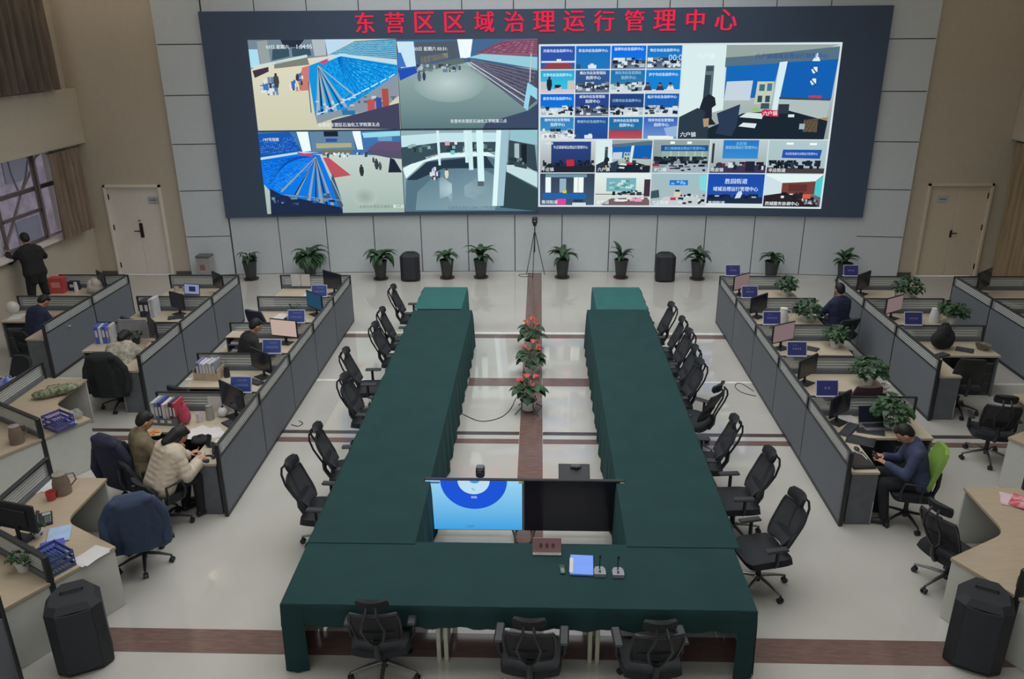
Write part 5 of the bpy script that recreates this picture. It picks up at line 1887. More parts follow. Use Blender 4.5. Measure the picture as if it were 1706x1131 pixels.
def papers(label, x, y, rz, w=0.21, d=0.297, n=2, seed=0, z=DT, m=m_paper):
    r = random.Random(seed)
    t = thing('paper_sheets', label, 'papers', (x, y, z), math.radians(rz))
    for k in range(n):
        b = B().use(m)
        a = r.uniform(-.3, .3)
        b.at((r.uniform(-.05, .05), r.uniform(-.05, .05), 0.001 + 0.0025 * k), a)
        b.grid(lambda u, w_: ((u - .5) * w, (w_ - .5) * d, 0.004 * u * w_), 3, 3, 0.0015)
        b.at()
        b.obj('sheet', t)
    return t
for i, (x, y, r, n, lb) in enumerate(((-4.26, 9.28, 30, 3, 'loose papers in the middle of the front left desk'), (-4.02, 8.98, 15, 3, 'loose papers by the phone on the front left desk'), (-4.52, 9.32, -20, 2, 'white notebook pages before the white puffer jacket'),
                                      (-4.6, 15.25, 10, 4, 'white sheets below the far left monitor'), (-4.72, 13.92, 0, 2, 'white sheet standing out behind a left blue sign'), (-4.52, 6.62, -35, 2, 'white form on the tan desk next to the blue tray'),
                                      (-5.75, 7.95, 60, 3, 'white papers near the red cup on the tan desk at left'), (-8.6, 13.42, 50, 3, 'white list on the desk by the left window'), (-6.95, 11.55, 0, 3, 'papers under the slumped person in the second row on the left'),
                                      (8.9, 14.75, 20, 3, 'papers on the far right desk'), (-9.7, 13.8, 20, 2, 'white papers under the round white lamp'), (4.15, 9.86, 30, 2, 'papers behind the laptop on the front right desk'), (6.3, 13.2, -15, 2, 'papers by the pouch in the second row on the right'))):
    papers(lb, x, y, r, n=n, seed=i)

def stand_sheets(label, x, y, rz, n, z=0.78):
    """sheets clipped upright to a divider"""
    t = thing('posted_sheets', label, 'papers', (x, y, z), math.radians(rz))
    for k in range(n):
        b = B().use(m_paper)
        b.box(((k - (n - 1) / 2) * 0.2, -0.012 - 0.001 * k, 0.12), (0.19, 0.003, 0.25))
        b.obj('sheet', t)
    return t
stand_sheets('two white sheets on the farthest cross divider left of the tables', -4.86, 15.645, 0, 2)
stand_sheets('grey paper sheets clipped behind the front left desk', -4.36, 9.945, 0, 2, 0.70)
stand_sheets('white sheets clipped to the striped glass by the red cup', -5.77, 7.72, 90, 2, 0.74)
t = flat('grey_board', 'upright grey board in the second row on the left', 'board', -6.95, 12.76, 0, 0.5, 0.02, 0.34, M('board_grey', (112, 112, 116), 0.7))

def binders(label, x, y, rz, specs, tray=None):
    """file folders standing in a row, every folder a thing of its own"""
    c, s = math.cos(math.radians(rz)), math.sin(math.radians(rz))
    off = -sum(w for w, *_ in specs) / 2
    for k, (w, h, rgb, nm) in enumerate(specs):
        lx = off + w / 2
        off += w + 0.002
        t = thing('file_folder', '%s, %s' % (nm, label), 'folder', (x + c * lx, y + s * lx, DT + (0.012 if tray else 0)), math.radians(rz), 'file folders ' + label)
        b = B().use(M('folder_%d_%d_%d' % rgb, rgb, 0.6))
        b.box((0, 0, h / 2), (w - 0.003, 0.24, h), 0.003)
        b.obj('cover', t)
        b = B().use(m_paper)
        b.box((0, -0.1215, h * 0.6), (w * 0.6, 0.002, h * 0.4))
        b.obj('spine_label', t)
WH, NV, GR, CR = (160, 160, 164), (44, 52, 100), (96, 98, 104), (150, 130, 108)
t = thing('file_box', 'beige box of white folders on the left desk', 'file box', (-5.0, 11.1, DT), math.radians(-3))
b = B().use(M('kraft_box', (140, 126, 108), 0.8))
for c, sz in (((0, 0, 0.006), (0.38, 0.26, 0.012)), ((0, -0.128, 0.06), (0.38, 0.008, 0.12)), ((0, 0.128, 0.11), (0.38, 0.008, 0.22)), ((-0.187, 0, 0.09), (0.008, 0.26, 0.18)), ((0.187, 0, 0.09), (0.008, 0.26, 0.18))):
    b.box(c, sz)
b.obj('box', t)
binders('in the beige file box', -5.0, 11.1, -3, [(0.05, 0.27, (96, 90, 130), 'purple topped folder'), (0.045, 0.26, (150, 150, 160), 'first white folder'), (0.05, 0.25, WH, 'second white folder'), (0.045, 0.27, (140, 140, 150), 'pale grey folder'), (0.05, 0.26, (156, 156, 160), 'slim white folder'), (0.045, 0.28, (120, 122, 128), 'grey folder at the right end')], tray=True)
t = thing('book_rack', 'grey rack of binders on the front left desk', 'rack', (-4.98, 9.62, DT), math.radians(-4))
b = B().use(m_grey_panel)
for c, sz in (((0, 0, 0.006), (0.36, 0.26, 0.012)), ((0, -0.13, 0.055), (0.36, 0.008, 0.10)), ((-0.18, 0, 0.08), (0.008, 0.26, 0.15)), ((0.18, 0, 0.08), (0.008, 0.26, 0.15))):
    b.box(c, sz)
b.use(m_paper)
for k in range(3):
    b.box((-0.12 + 0.1 * k, -0.1355, 0.06), (0.055, 0.003, 0.04))
b.obj('rack_frame', t)
binders('in the grey rack on the front left desk', -4.98, 9.62, -4, [(0.05, 0.31, (140, 142, 150), 'white topped binder'), (0.05, 0.31, (90, 96, 120), 'grey blue binder'), (0.045, 0.32, NV, 'navy binder'), (0.05, 0.29, WH, 'white binder'), (0.045, 0.3, CR, 'tan binder'), (0.05, 0.32, (46, 48, 80), 'dark navy binder'), (0.04, 0.31, (150, 54, 64), 'red binder')], tray=True)
binders('in the second row on the left by the grey board', -7.36, 12.6, 10, [(0.06, 0.3, (58, 74, 150), 'bright blue folder'), (0.05, 0.29, WH, 'white folder'), (0.06, 0.3, (60, 76, 150), 'blue folder'), (0.05, 0.28, (100, 92, 140), 'violet folder'), (0.05, 0.3, (150, 150, 150), 'pale folder')])
binders('in the second row on the left by the dark monitor', -7.22, 13.95, 0, [(0.09, 0.3, (36, 40, 48), 'black box file'), (0.09, 0.3, (40, 42, 50), 'second black box file'), (0.05, 0.34, (140, 142, 156), 'pale blue folder'), (0.05, 0.35, WH, 'white folder')])

# letter trays of blue wire with papers
def tray(label, x, y, rz, rgb):
    t = thing('letter_tray', label, 'letter tray', (x, y, DT), math.radians(rz))
    m = M('tray_%d' % rgb[2], rgb, 0.5)
    for k in range(3):
        b = B().use(m)
        z = 0.01 + 0.07 * k
        for i in range(8):
            b.box((-0.115 + 0.033 * i, 0, z), (0.008, 0.32, 0.004))
        for yy in (-0.16, 0.16):
            b.box((0, yy, z + 0.012), (0.25, 0.006, 0.03))
        for xx in (-0.125, 0.125):
            b.box((xx, 0, z + 0.012), (0.006, 0.32, 0.03))
        b.obj('shelf', t)
    for xx in (-0.125, 0.125):
        for yy in (-0.155, 0.155):
            b = B().use(m)
            b.tube([(xx, yy, 0), (xx, yy, 0.185)], 0.005, 6)
            b.obj('post', t)
    return t
tray('blue letter tray on the tan desk beside the camouflage bag', -6.38, 9.42, 60, (60, 64, 120))
tray('dark blue letter tray with folders beside the lower left loudspeaker', -4.75, 6.46, 60, (50, 66, 104))
flat('folder_pile', 'violet blue folder lying by the dark blue letter tray', 'folder', -4.92, 6.72, 30, 0.22, 0.30, 0.03, M('violet_blue', (66, 66, 148), 0.5))
flat('folder_pile', 'pale blue plastic folder on the tan desk behind the violet one', 'folder', -5.0, 6.98, 24, 0.22, 0.3, 0.02, M('pale_blue_plastic', (130, 150, 176), 0.3))

def jug(label, x, y, rz, m, h=0.2, r=0.06, lid=None, handle=True, name='thermos_jug', cat='jug'):
    t = thing(name, label, cat, (x, y, DT), math.radians(rz))
    b = B().use(m)
    b.lathe([(0, 0), (r, 0), (r * 1.04, h * 0.1), (r * 0.98, h * 0.55), (r * 0.78, h * 0.86), (r * 0.74, h * 0.95), (0, h * 0.96)], n=18)
    b.obj('body', t)
    b = B().use(lid or m)
    b.lathe([(0, h * 0.94), (r * 0.78, h * 0.94), (r * 0.8, h), (r * 0.3, h * 1.04), (0, h * 1.05)], n=18)
    b.prism([(-r * 0.2, r * 0.6), (r * 0.2, r * 0.6), (0, r * 1.1)], h * 0.93, h * 0.99)
    b.obj('lid', t)
    if handle:
        b = B().use(m)
        b.tube([(r * 0.75, 0, h * 0.88), (r * 1.5, 0, h * 0.84), (r * 1.65, 0, h * 0.5), (r * 0.98, 0, h * 0.25)], 0.009, 7)
        b.obj('handle', t)
    return t
m_brownjug = M('brown_plastic_jug', (98, 86, 76), 0.35, var=0.12)
jug('white jug with a handle on a desk right of the tables', 4.36, 13.74, 0, m_white, 0.25, 0.085)
jug('white jug with a handle in the second row on the right', 7.02, 13.75, 0, m_white, 0.25, 0.085)
jug('brown jug standing by the red cup on the tan desk at left', -5.42, 7.80, 40, m_brownjug, 0.25, 0.095, M('grey_lid', (110, 104, 98), 0.5))
jug('brown jug at the left edge beside the dark partition', -6.68, 8.98, 60, m_brownjug, 0.24, 0.085, M('grey_lid', (110, 104, 98), 0.5))
def cup(label, x, y, m, h=0.1, r=0.045, name='cup', handle=False):
    t = thing(name, label, 'cup', (x, y, DT))
    b = B().use(m)
    b.lathe([(0, 0), (r * 0.8, 0), (r, h), (r * 0.9, h), (r * 0.72, 0.008), (0, 0.008)], n=16)
    b.obj('body', t)
    if handle:
        b = B().use(m)
        b.tube([(r * 0.95, 0, h * 0.8), (r * 1.6, 0, h * 0.7), (r * 1.5, 0, h * 0.35), (r * 0.85, 0, h * 0.25)], 0.006, 6)
        b.obj('handle', t)
    return t
cup('red cup on the tan desk at left', -5.47, 7.66, m_red, 0.1, 0.055)
cup('cream cup left of the lit laptop', -7.36, 15.42, M('cream_glaze', (150, 146, 124), 0.4), 0.1, 0.045, handle=True)
cup('second cream cup next to the lit laptop', -7.2, 15.46, MATS['cream_glaze'], 0.09, 0.045, handle=True)
m_glassjar = M('grey_glass_jar', (120, 122, 116), 0.2)
jug('glass jar with a grey lid behind the white puffer jacket', -4.45, 9.70, 0, m_glassjar, 0.2, 0.055, M('grey_lid', (110, 104, 98), 0.5), False, 'storage_jar', 'jar')
cup('pale paper cup beside the glass jar', -4.56, 9.62, m_paper, 0.13, 0.045)
jug('black bottle beside the beige file box', -4.74, 11.12, 0, m_black, 0.17, 0.045, None, False, 'bottle', 'bottle')
jug('white bottle near the red box by the left window', -9.42, 15.4, 0, m_white, 0.19, 0.04, None, False, 'bottle', 'bottle')
jug('slim white bottle by the plant in the second row on the right', 6.93, 15.25, 0, m_white, 0.16, 0.03, None, False, 'bottle', 'bottle')
t = thing('round_figurine', 'round white ball shaped ornament by the dark front left monitor', 'ornament', (-4.3, 9.78, DT))
b = B().use(m_white)
b.ball((0, 0, 0.07), 0.07, 16, 10)
b.obj('body', t)
b = B().use(m_black)
b.cyl((0, 0, 0.135), 0.015, 0.02, 8)
b.obj('knob', t)
t = thing('desk_lamp', 'round white lamp by the left edge near the window', 'lamp', (-9.82, 13.95, DT))
b = B().use(m_white)
b.cyl((0, 0, 0), 0.05, 0.03, 14)
b.obj('base', t)
b = B().use(M('milky_globe', (160, 158, 150), 0.3))
b.ball((0, 0, 0.14), 0.12, 18, 12)
b.obj('globe_shade', t)

# telephones
def phone(label, x, y, rz, headset=True):
    t = thing('telephone', label, 'telephone', (x, y, DT), math.radians(rz))
    b = B().use(m_black)
    b.at((0, 0, 0.03), 0, math.radians(14)).box((0, 0, 0), (0.17, 0.2, 0.03), 0.008)
    b.use(M('grey_keys', (110, 112, 116), 0.5))
    for i in range(4):
        for j in range(3):
            b.box((0.03 + 0.022 * j - 0.01, -0.06 + 0.025 * i, 0.016), (0.014, 0.014, 0.004))
    b.use(M('phone_display', (130, 134, 138), 0.3)).box((0.03, 0.06, 0.016), (0.08, 0.04, 0.003))
    b.at()
    b.obj('base', t)
    b = B().use(m_black)
    b.tube([(-0.05, -0.09, 0.055), (-0.052, -0.04, 0.08), (-0.052, 0.05, 0.09), (-0.05, 0.1, 0.08)], [0.022, 0.014, 0.014, 0.022], 8)
    b.obj('handset', t)
    return t
phone('black desk telephone at the end of the front left desk', -3.98, 8.78, 25)
phone('black desk telephone on the tan desk at left', -5.30, 7.22, 30)
t = thing('headset', 'black headset loop lying on the end of the front left desk', 'headset', (-4.07, 8.6, DT))
b = B().use(m_black)
b.tube([(0.075 * math.cos(a), 0.075 * math.sin(a), 0.012) for a in [0.4 + 0.25 * i for i in range(20)]], 0.010, 6)
b.obj('headband', t)
b = B().use(m_black)
for a in (0.4, 5.15):
    b.ball((0.078 * math.cos(a), 0.078 * math.sin(a), 0.022), (0.03, 0.03, 0.021), 10, 6)
b.obj('ear_cushions', t)

# other belongings
def soft_bag(label, x, y, z, size, mat, seed, rz=0, handle=True, name='bag', voxel=0.012):
    r = random.Random(seed)
    t = thing(name, label, 'bag', (x, y, z), math.radians(rz))
    b = B().use(mat)
    sx, sy, sz = size
    for k in range(9):
        b.ball((r.uniform(-.28, .28) * sx, r.uniform(-.2, .2) * sy, sz * r.uniform(.3, .6)), (sx * r.uniform(.2, .3), sy * r.uniform(.28, .36), sz * r.uniform(.25, .36)), 10, 7)
    b.ball((0, 0, sz * 0.34), (sx * 0.5, sy * 0.46, sz * 0.34), 14, 9)
    remesh(b, 'body', mat, t, voxel, 2)
    if handle:
        b = B().use(mat)
        b.tube([(-sx * .2, 0, sz * .6), (-sx * .12, 0, sz * 0.95), (sx * .12, 0, sz * 0.95), (sx * .2, 0, sz * .6)], 0.008, 6)
        b.obj('handle', t)
    return t
def camo():
    m = M('camouflage_cloth', (120, 122, 100), 0.9, rgb2=(52, 60, 46), scale=22, bump=0.3)
    return m
soft_bag('camouflage cloth bag on the tan desk at left', -7.0, 10.42, DT, (0.62, 0.24, 0.17), camo(), 4, 32)
soft_bag('white plastic bag on the desk by the left window', -8.95, 15.3, DT, (0.34, 0.26, 0.34), M('white_bag', (156, 150, 142), 0.6), 6, 20)
soft_bag('red and pink gift bag beside the binder rack', -4.72, 9.55, DT, (0.15, 0.17, 0.34), M('red_bag', (158, 48, 62), 0.6, rgb2=(128, 60, 90), scale=9), 7)
soft_bag('small white tissue bag by a plant on a right desk', 5.02, 10.85, DT, (0.12, 0.16, 0.1), m_paper, 8, 0, False)
soft_bag('clear crumpled bag on the tan desk edge at left', -6.3, 9.70, DT, (0.2, 0.16, 0.16), glass('clear_plastic', (160, 160, 156), 0.35, 0.2), 9, 0, False)
soft_bag('pale blue mask pouch by the blue letter tray', -6.24, 9.5, DT, (0.13, 0.08, 0.05), M('pale_blue_cloth', (120, 150, 182), 0.8), 10, 20, False)
soft_bag('round beige and grey pouch behind a blue sign in the second row on the right', 6.62, 13.68, DT, (0.24, 0.22, 0.24), M('beige_grey_cloth', (120, 112, 114), 0.8, rgb2=(150, 128, 100), scale=7), 11, 0, False)
soft_bag('black bag slouched on the return of the front left desk', -4.3, 9.02, DT, (0.26, 0.2, 0.12), M('black_cloth', (30, 30, 34), 0.9), 12, 30)
t = flat('food_tray', 'plate of orange food on the front left desk', 'food', -5.04, 9.24, 12, 0.22, 0.15, 0.02, M('yellowish_box', (150, 138, 96), 0.7))
b = B().use(M('orange_food', (176, 102, 56), 0.7))
rr = random.Random(3)
for k in range(16):
    b.ball((rr.uniform(-.08, .08), rr.uniform(-.05, .05), 0.028), (0.022, 0.016, 0.012), 8, 5)
b.obj('food', t)
def carton(label, x, y, rz, w, d, h, m, z=DT, name='carton', band=None):
    t = thing(name, label, 'box', (x, y, z), math.radians(rz))
    b = B().use(m)
    b.box((0, 0, h / 2), (w, d, h), 0.004)
    b.obj('body', t)
    b = B().use(band or m_paper)
    b.box((0, -d / 2 - 0.001, h * 0.55), (w * 0.6, 0.002, h * 0.35))
    b.obj('printed_panel', t)
    b = B().use(m)
    b.box((0, 0, h + 0.002), (w * 0.98, d * 0.48, 0.003))
    b.obj('lid_flap', t)
    return t
carton('red and pink carton on the desk by the left window', -9.75, 15.35, 5, 0.28, 0.18, 0.32, M('red_carton', (150, 56, 58), 0.6), band=M('pink_print', (170, 110, 104), 0.6))
carton('low navy box next to the red carton', -9.52, 15.52, 0, 0.2, 0.12, 0.18, m_navy)
carton('dark green box in the lower right corner on the tan desk', 4.62, 6.28, 30, 0.2, 0.3, 0.12, M('dark_green_box', (34, 62, 58), 0.5))
t = thing('paper_shelf', 'two tier paper shelf with pale top in the row left of the tables', 'shelf', (-4.88, 12.24, DT), math.radians(-2))
b = B().use(m_beige_wood)
b.box((0, 0, 0.27), (0.42, 0.3, 0.015), 0.003)
b.obj('top_board', t)
b = B().use(m_grey_panel)
for x in (-0.2, 0.2):
    b.box((x, 0, 0.132), (0.012, 0.29, 0.262))
b.box((0, 0.14, 0.132), (0.4, 0.01, 0.262))
b.box((0, 0, 0.13), (0.39, 0.28, 0.01))
b.obj('side_frame', t)
for z in (0.005, 0.137):
    b = B().use(m_paper)
    b.box((0, -0.01, z + 0.02), (0.3, 0.22, 0.035), 0.003)
    b.obj('paper_stack', t)
for k, (x, y, r, c) in enumerate(((5.22, 7.86, -24, (170, 158, 164)), (5.30, 7.80, -40, (164, 50, 62)))):
    t = flat('magazine', ('pale magazine under the red one on the tan desk at lower right', 'red magazine on top of the pile on the tan desk at lower right')[k], 'magazine', x, y, r, 0.21, 0.28, 0.012, M('mag_%d' % k, c, 0.4, rgb2=(176, 120, 128), scale=12), top=M('mag_top_%d' % k, c, 0.4, rgb2=(180, 150, 154), scale=16))
    t.location.z += 0.0155 * k
def bowl(label, x, y, m):
    t = thing('basket', label, 'basket', (x, y, DT))
    b = B().use(m)
    b.lathe([(0, 0), (0.07, 0), (0.12, 0.09), (0.11, 0.09), (0.06, 0.012), (0, 0.012)], n=18)
    b.obj('body', t)
    b = B().use(m_leaf)
    for i in range(8):
        b.ball((0.05 * math.cos(i), 0.05 * math.sin(i), 0.05), (0.03, 0.03, 0.025), 8, 5)
    b.obj('contents', t)
bowl('small wicker basket in the second row on the right', 7.2, 12.42, M('wicker', (112, 104, 84), 0.8, rgb2=(70, 66, 56), scale=40))

# plants on desks
DP = [(4.84, 15.28, .22, 'bushy plant on the farthest desk right of the tables'), (4.80, 13.78, .24, 'bushy plant by the white jug right of the tables'), (4.86, 12.5, .2, 'bushy plant by the dark tablet right of the tables'),
      (4.83, 11.0, .25, 'bushy plant by the tissue bag right of the tables'), (4.6, 9.62, .26, 'bushy plant on the front desk behind the blue shirted man'), (7.12, 15.1, .26, 'bushy plant on the farthest desk of the second row on the right'), (7.3, 13.7, .25, 'bushy plant by the white jug in the second row on the right')]
for i, (x, y, R, lb) in enumerate(DP):
    desk_plant(lb, (x, y, DT), 50 + i * 2 + 1, R, 110)
desk_plant('little plant behind a blue sign in the row left of the tables', (-4.55, 14.05, DT), 71, 0.11, 40)
desk_plant('little plant in front of the grey board at left', (-6.8, 12.5, DT), 72, 0.13, 40)
desk_plant('little succulent by the phone on the tan desk at left', (-5.2, 6.95, DT), 73, 0.09, 30)
desk_plant('bushy plant in a white pot in the lower left corner', (-5.02, 6.4, DT), 75, 0.13, 40)
desk_plant('leafy plant on the sill of the lower left window', (XL - 0.0, 14.85, WZ0 + 0.035), 77, 0.26, 90)

# blue signs standing on the dividers
m_sign = M('royal_blue_sign', (44, 46, 94), 0.4, var=0.03)
m_signL = M('royal_blue_sign_left', (42, 60, 114), 0.4, var=0.03)
m_mark = M('pale_sign_print', (112, 122, 176), 0.6)
m_clear = M('clear_acrylic_edge', (150, 152, 170), 0.2)
def sign(label, x, y, z, rz, m, rows, group):
    t = thing('desk_sign', label, 'sign', (x, y, z), math.radians(rz), group)
    b = B().use(m_clear)
    b.at((0, 0, 0.006), 0, math.radians(-20)).box((0, 0.003, 0.11), (0.30, 0.008, 0.225), 0.002)
    b.at()
    b.box((0, 0.03, 0.004), (0.30, 0.09, 0.008), 0.002)
    b.obj('acrylic_stand', t)
    b = B().use(m)
    b.at((0, 0, 0.006), 0, math.radians(-20)).box((0, -0.002, 0.112), (0.275, 0.003, 0.195))
    b.use(m_mark)
    for rz_, n, w, h, ux in rows:
        tot = n * w * 1.15
        for i in range(n):
            xx = ux - tot / 2 + (i + 0.5) * w * 1.15
            b.box((xx, -0.0042, rz_ + h * 0.3), (w * 0.85, 0.0015, h * 0.16)).box((xx, -0.0042, rz_), (w * 0.2, 0.0015, h)).box((xx, -0.0042, rz_ - h * 0.25), (w * 0.7, 0.0015, h * 0.14))
    b.at()
    b.obj('blue_card', t)
    return t
two = [(0.165, 7, 0.016, 0.02, 0.02), (0.095, 8, 0.022, 0.028, 0)]
for x, y, lb in ((-4.10, 14.24, 'farthest'), (-4.12, 12.80, 'second farthest'), (-4.10, 11.40, 'second nearest'), (-4.08, 9.97, 'nearest')):
    sign('blue desk sign on the left, %s of the four' % lb, x, y - 0.03, PH + 0.003, 0, m_signL, two, 'blue signs on the left dividers')
for x, y, n, lb in ((3.87, 15.67, 4, 'farthest of five'), (3.86, 14.24, 4, 'second farthest of five'), (3.88, 12.80, 5, 'middle of five'), (3.88, 11.40, 4, 'second nearest of five'), (3.86, 9.97, 2, 'nearest of five')):
    sign('blue desk sign right of the tables, %s' % lb, x, y - 0.03, PH + 0.003, 0, m_sign, [(0.11, n, 0.03 if n > 2 else 0.04, 0.03, 0)] + ([(0.165, 5, 0.012, 0.012, -0.03)] if n != 2 else []), 'blue signs on the right dividers')
sign('blue desk sign in the second row on the right, farther one', 6.2, 15.64, PH + 0.003, 0, m_sign, [(0.11, 4, 0.03, 0.03, 0)], 'blue signs on the right dividers')
sign('blue desk sign in the second row on the right, nearer one', 6.2, 12.77, PH + 0.003, 0, m_sign, [(0.11, 5, 0.026, 0.03, 0)], 'blue signs on the right dividers')

# waste bin by the left wall
t = thing('waste_bin', 'small steel bin with a red mark by the white wall at left', 'bin', (-8.15, 18.8, 0))
b = B().use(m_steel)
b.box((0, 0, 0.27), (0.34, 0.26, 0.54), 0.012)
b.obj('body', t)
b = B().use(m_grey_panel)
b.box((0, -0.005, 0.565), (0.35, 0.27, 0.05), 0.01)
b.obj('lid', t)
b = B().use(M('faded_red_mark', (120, 84, 84), 0.7))
b.box((-0.03, -0.1325, 0.3), (0.12, 0.003, 0.14))
b.obj('red_mark', t)

# ================================================================== people
m_shoe = M('black_shoe', (26, 26, 28), 0.4)
m_eye = M('dark_eye', (24, 20, 20), 0.3)
m_lip = M('lip', (130, 84, 78), 0.6)

def ik(a, c, l1, l2, hint):
    d = c - a
    L = min(d.length, l1 + l2 - 1e-3)
    d.normalize()
    x = (l1 * l1 - l2 * l2 + L * L) / (2 * L)
    h = math.sqrt(max(l1 * l1 - x * x, 0))
    n = hint - d * hint.dot(d)
    n.normalize()
    return a + d * x + n * h, a + d * L

def hand(b, w, d, up, side, curl):
    """palm, four unequal bent fingers and a thumb from the side of the palm"""
    d = d.normalized()
    s = d.cross(up).normalized() * side
    n = s.cross(d).normalized() * side
    for k in (-1, 0, 1):
        b.rcone(w + s * 0.012 * k, w + d * 0.075 + s * 0.024 * k, 0.016, 0.015)
    for k, (off, ln) in enumerate(((-0.030, 0.078), (-0.010, 0.088), (0.011, 0.082), (0.031, 0.064))):
        p = w + d * 0.08 + s * off
        a = curl * (0.8 + 0.15 * k)
        q = d
        for j, f in enumerate((0.45, 0.32, 0.23)):
            q2 = (q * math.cos(a) - n * math.sin(a)).normalized()
            e = p + q2 * ln * f
            b.rcone(p, e, 0.0100 - 0.0012 * j, 0.0092 - 0.0012 * j)
            n = (n * math.cos(a) + q * math.sin(a)).normalized()
            p, q = e, q2
    n = s.cross(d).normalized() * side
    t0 = w + d * 0.022 - s * 0.022
    t1 = t0 + (d * 0.55 - s * 0.75 - n * 0.2).normalized() * 0.042
    t2 = t1 + (d * 0.9 - s * 0.25 - n * 0.35).normalized() * 0.032
    b.rcone(t0, t1, 0.0125, 0.011)
    b.rcone(t1, t2, 0.011, 0.009)

def person(label, loc, rz, top, legs, sit=True, lean=10, bow=15, turn=0, wrists=None, hair='short', scale=1.0, puff=0.0, shoes=True, seat=0.49, hairmat=None, stride=0.0, cat='person', topname='jacket'):
    t = thing('person', label, cat, loc, math.radians(rz))
    t.scale = (scale,) * 3
    th = math.radians(lean)
    pz = seat + 0.085 if sit else 0.93
    P = V((0, -0.02, pz))
    up = V((0, math.sin(th), math.cos(th)))
    X = V((1, 0, 0))
    fw = up.cross(X) * -1
    sh = P + up * 0.45
    nk = sh + up * 0.075
    hd = math.radians(lean + bow)
    hup = V((0, math.sin(hd), math.cos(hd)))
    hc = nk + hup * 0.145
    tr = math.radians(turn)
    HX = Matrix.Translation(hc) @ Matrix.Rotation(-hd, 4, 'X') @ Matrix.Rotation(tr, 4, 'Z')
    legsp = []
    for s in (-1, 1):
        hip = P + V((s * 0.088, 0.02, -0.02))
        if sit:
            knee = V((s * 0.13, 0.41, pz - 0.015))
            ank = V((s * 0.13, 0.36 + 0.05 * s * 0.6, 0.085))
        else:
            knee = V((s * (0.11 + stride * 0.3), 0.03, 0.49))
            ank = V((s * (0.12 + stride), -0.03, 0.085))
        legsp.append((hip, knee, ank))
    arms = []
    for i, s in enumerate((-1, 1)):
        a = sh + X * (s * 0.165) - up * 0.02
        w = V(wrists[i])
        hint = V((s * 0.5, -0.5, -0.9))
        el, w = ik(a, w, 0.285, 0.25, hint)
        arms.append((a, el, w, s))
    torso = [(0.0, 0.105, 0.105), (0.2, 0.095, 0.10), (0.45, 0.085, 0.10), (0.7, 0.105, 0.105), (0.9, 0.11, 0.10), (1.0, 0.085, 0.085)]
    def tors(b, ex, t0=0.0):
        for k, hw, r in torso:
            if k < t0:
                continue
            c = P + up * 0.45 * k
            b.rcone(c - X * hw, c + X * hw, r * 0.94 + ex)
        for k in range(len(torso) - 1):
            k0, h0, r0 = torso[k]
            k1, h1, r1 = torso[k + 1]
            if k0 < t0:
                continue
            c = P + up * 0.45 * (k0 + k1) / 2
            b.rcone(c - X * (h0 + h1) / 2, c + X * (h0 + h1) / 2, (r0 + r1) / 2 * 0.94 + ex)
    # body: one continuous skin
    b = B().use(m_skin)
    tors(b, -0.012)
    b.rcone(sh, nk + hup * 0.05, 0.055, 0.05)
    for hip, knee, ank in legsp:
        b.rcone(hip, knee, 0.082, 0.056)
        b.rcone(knee, ank, 0.054, 0.036)
        b.rcone(ank + V((0, -0.02, -0.035)), ank + V((0, 0.13, -0.05)), 0.034, 0.026)
    for a, el, w, s in arms:
        b.rcone(sh + X * s * 0.06, a, 0.06, 0.052)
        b.rcone(a, el, 0.048, 0.037)
        b.rcone(el, w, 0.036, 0.024)
        hand(b, w, (w - el), V((0, 0, 1)) if abs((w - el).normalized().z) < 0.9 else V((0, 1, 0)), s, 0.45)
    b.X = HX
    b.ball((0, 0, 0.0), (0.076, 0.094, 0.108), 16, 11)
    b.ball((0, 0.03, -0.055), (0.056, 0.062, 0.06), 12, 8)
    b.rcone((0, 0.09, 0.012), (0, 0.106, -0.022), 0.010, 0.015)
    for s in (-1, 1):
        b.ball((s * 0.078, -0.002, -0.008), (0.014, 0.022, 0.033), 8, 6)
        b.ball((s * 0.03, 0.084, 0.022), (0.018, 0.012, 0.008), 8, 6)
    b.ball((0, 0.086, -0.055), (0.026, 0.012, 0.012), 8, 6)
    b.X = Matrix.Identity(4)
    remesh(b, 'body', m_skin, t, 0.0085, 3)
    for s in (-1, 1):
        b = B().use(m_eye)
        b.X = HX
        b.ball((s * 0.031, 0.088, 0.008), (0.012, 0.007, 0.006), 8, 6)
        b.obj('eye', t)
    b = B().use(m_lip)
    b.X = HX
    b.ball((0, 0.094, -0.052), (0.022, 0.008, 0.007), 10, 6)
    b.obj('mouth', t)
    # hair
    b = B().use(m_hair)
    b.X = HX
    b.ball((0, -0.026, 0.024), (0.086, 0.092, 0.102), 14, 10)
    b.ball((0, -0.05, -0.015), (0.078, 0.06, 0.075), 12, 8)
    b.ball((0.012, 0.03, 0.085), (0.06, 0.045, 0.03), 10, 7)
    if hair == 'long':
        b.rcone((0, -0.06, 0), (0, -0.10, -0.16), 0.085, 0.06)
        for s in (-1, 1):
            b.rcone((s * 0.06, -0.01, 0.03), (s * 0.07, -0.03, -0.10), 0.032, 0.022)
    b.X = Matrix.Identity(4)
    remesh(b, 'hair', hairmat or m_hair, t, 0.012, 2)
    # clothes
    e = 0.022 + puff
    b = B().use(top)
    tors(b, e)
    b.rcone(sh + up * 0.0, nk - up * 0.01, 0.085 + puff * 0.5, 0.068 + puff * 0.4)
    if not sit:
        for s in (-1, 1):
            b.rcone(P + X * s * 0.06, P + X * s * 0.075 + V((0, 0, -0.16)), 0.115, 0.10)
    for a, el, w, s in arms:
        b.rcone(sh + X * s * 0.06, a, 0.062 + e, 0.055 + e)
        b.rcone(a, el, 0.05 + e, 0.042 + e)
        w2 = el + (w - el) * 0.93
        b.rcone(el, w2, 0.042 + e, 0.030 + e * 0.8)
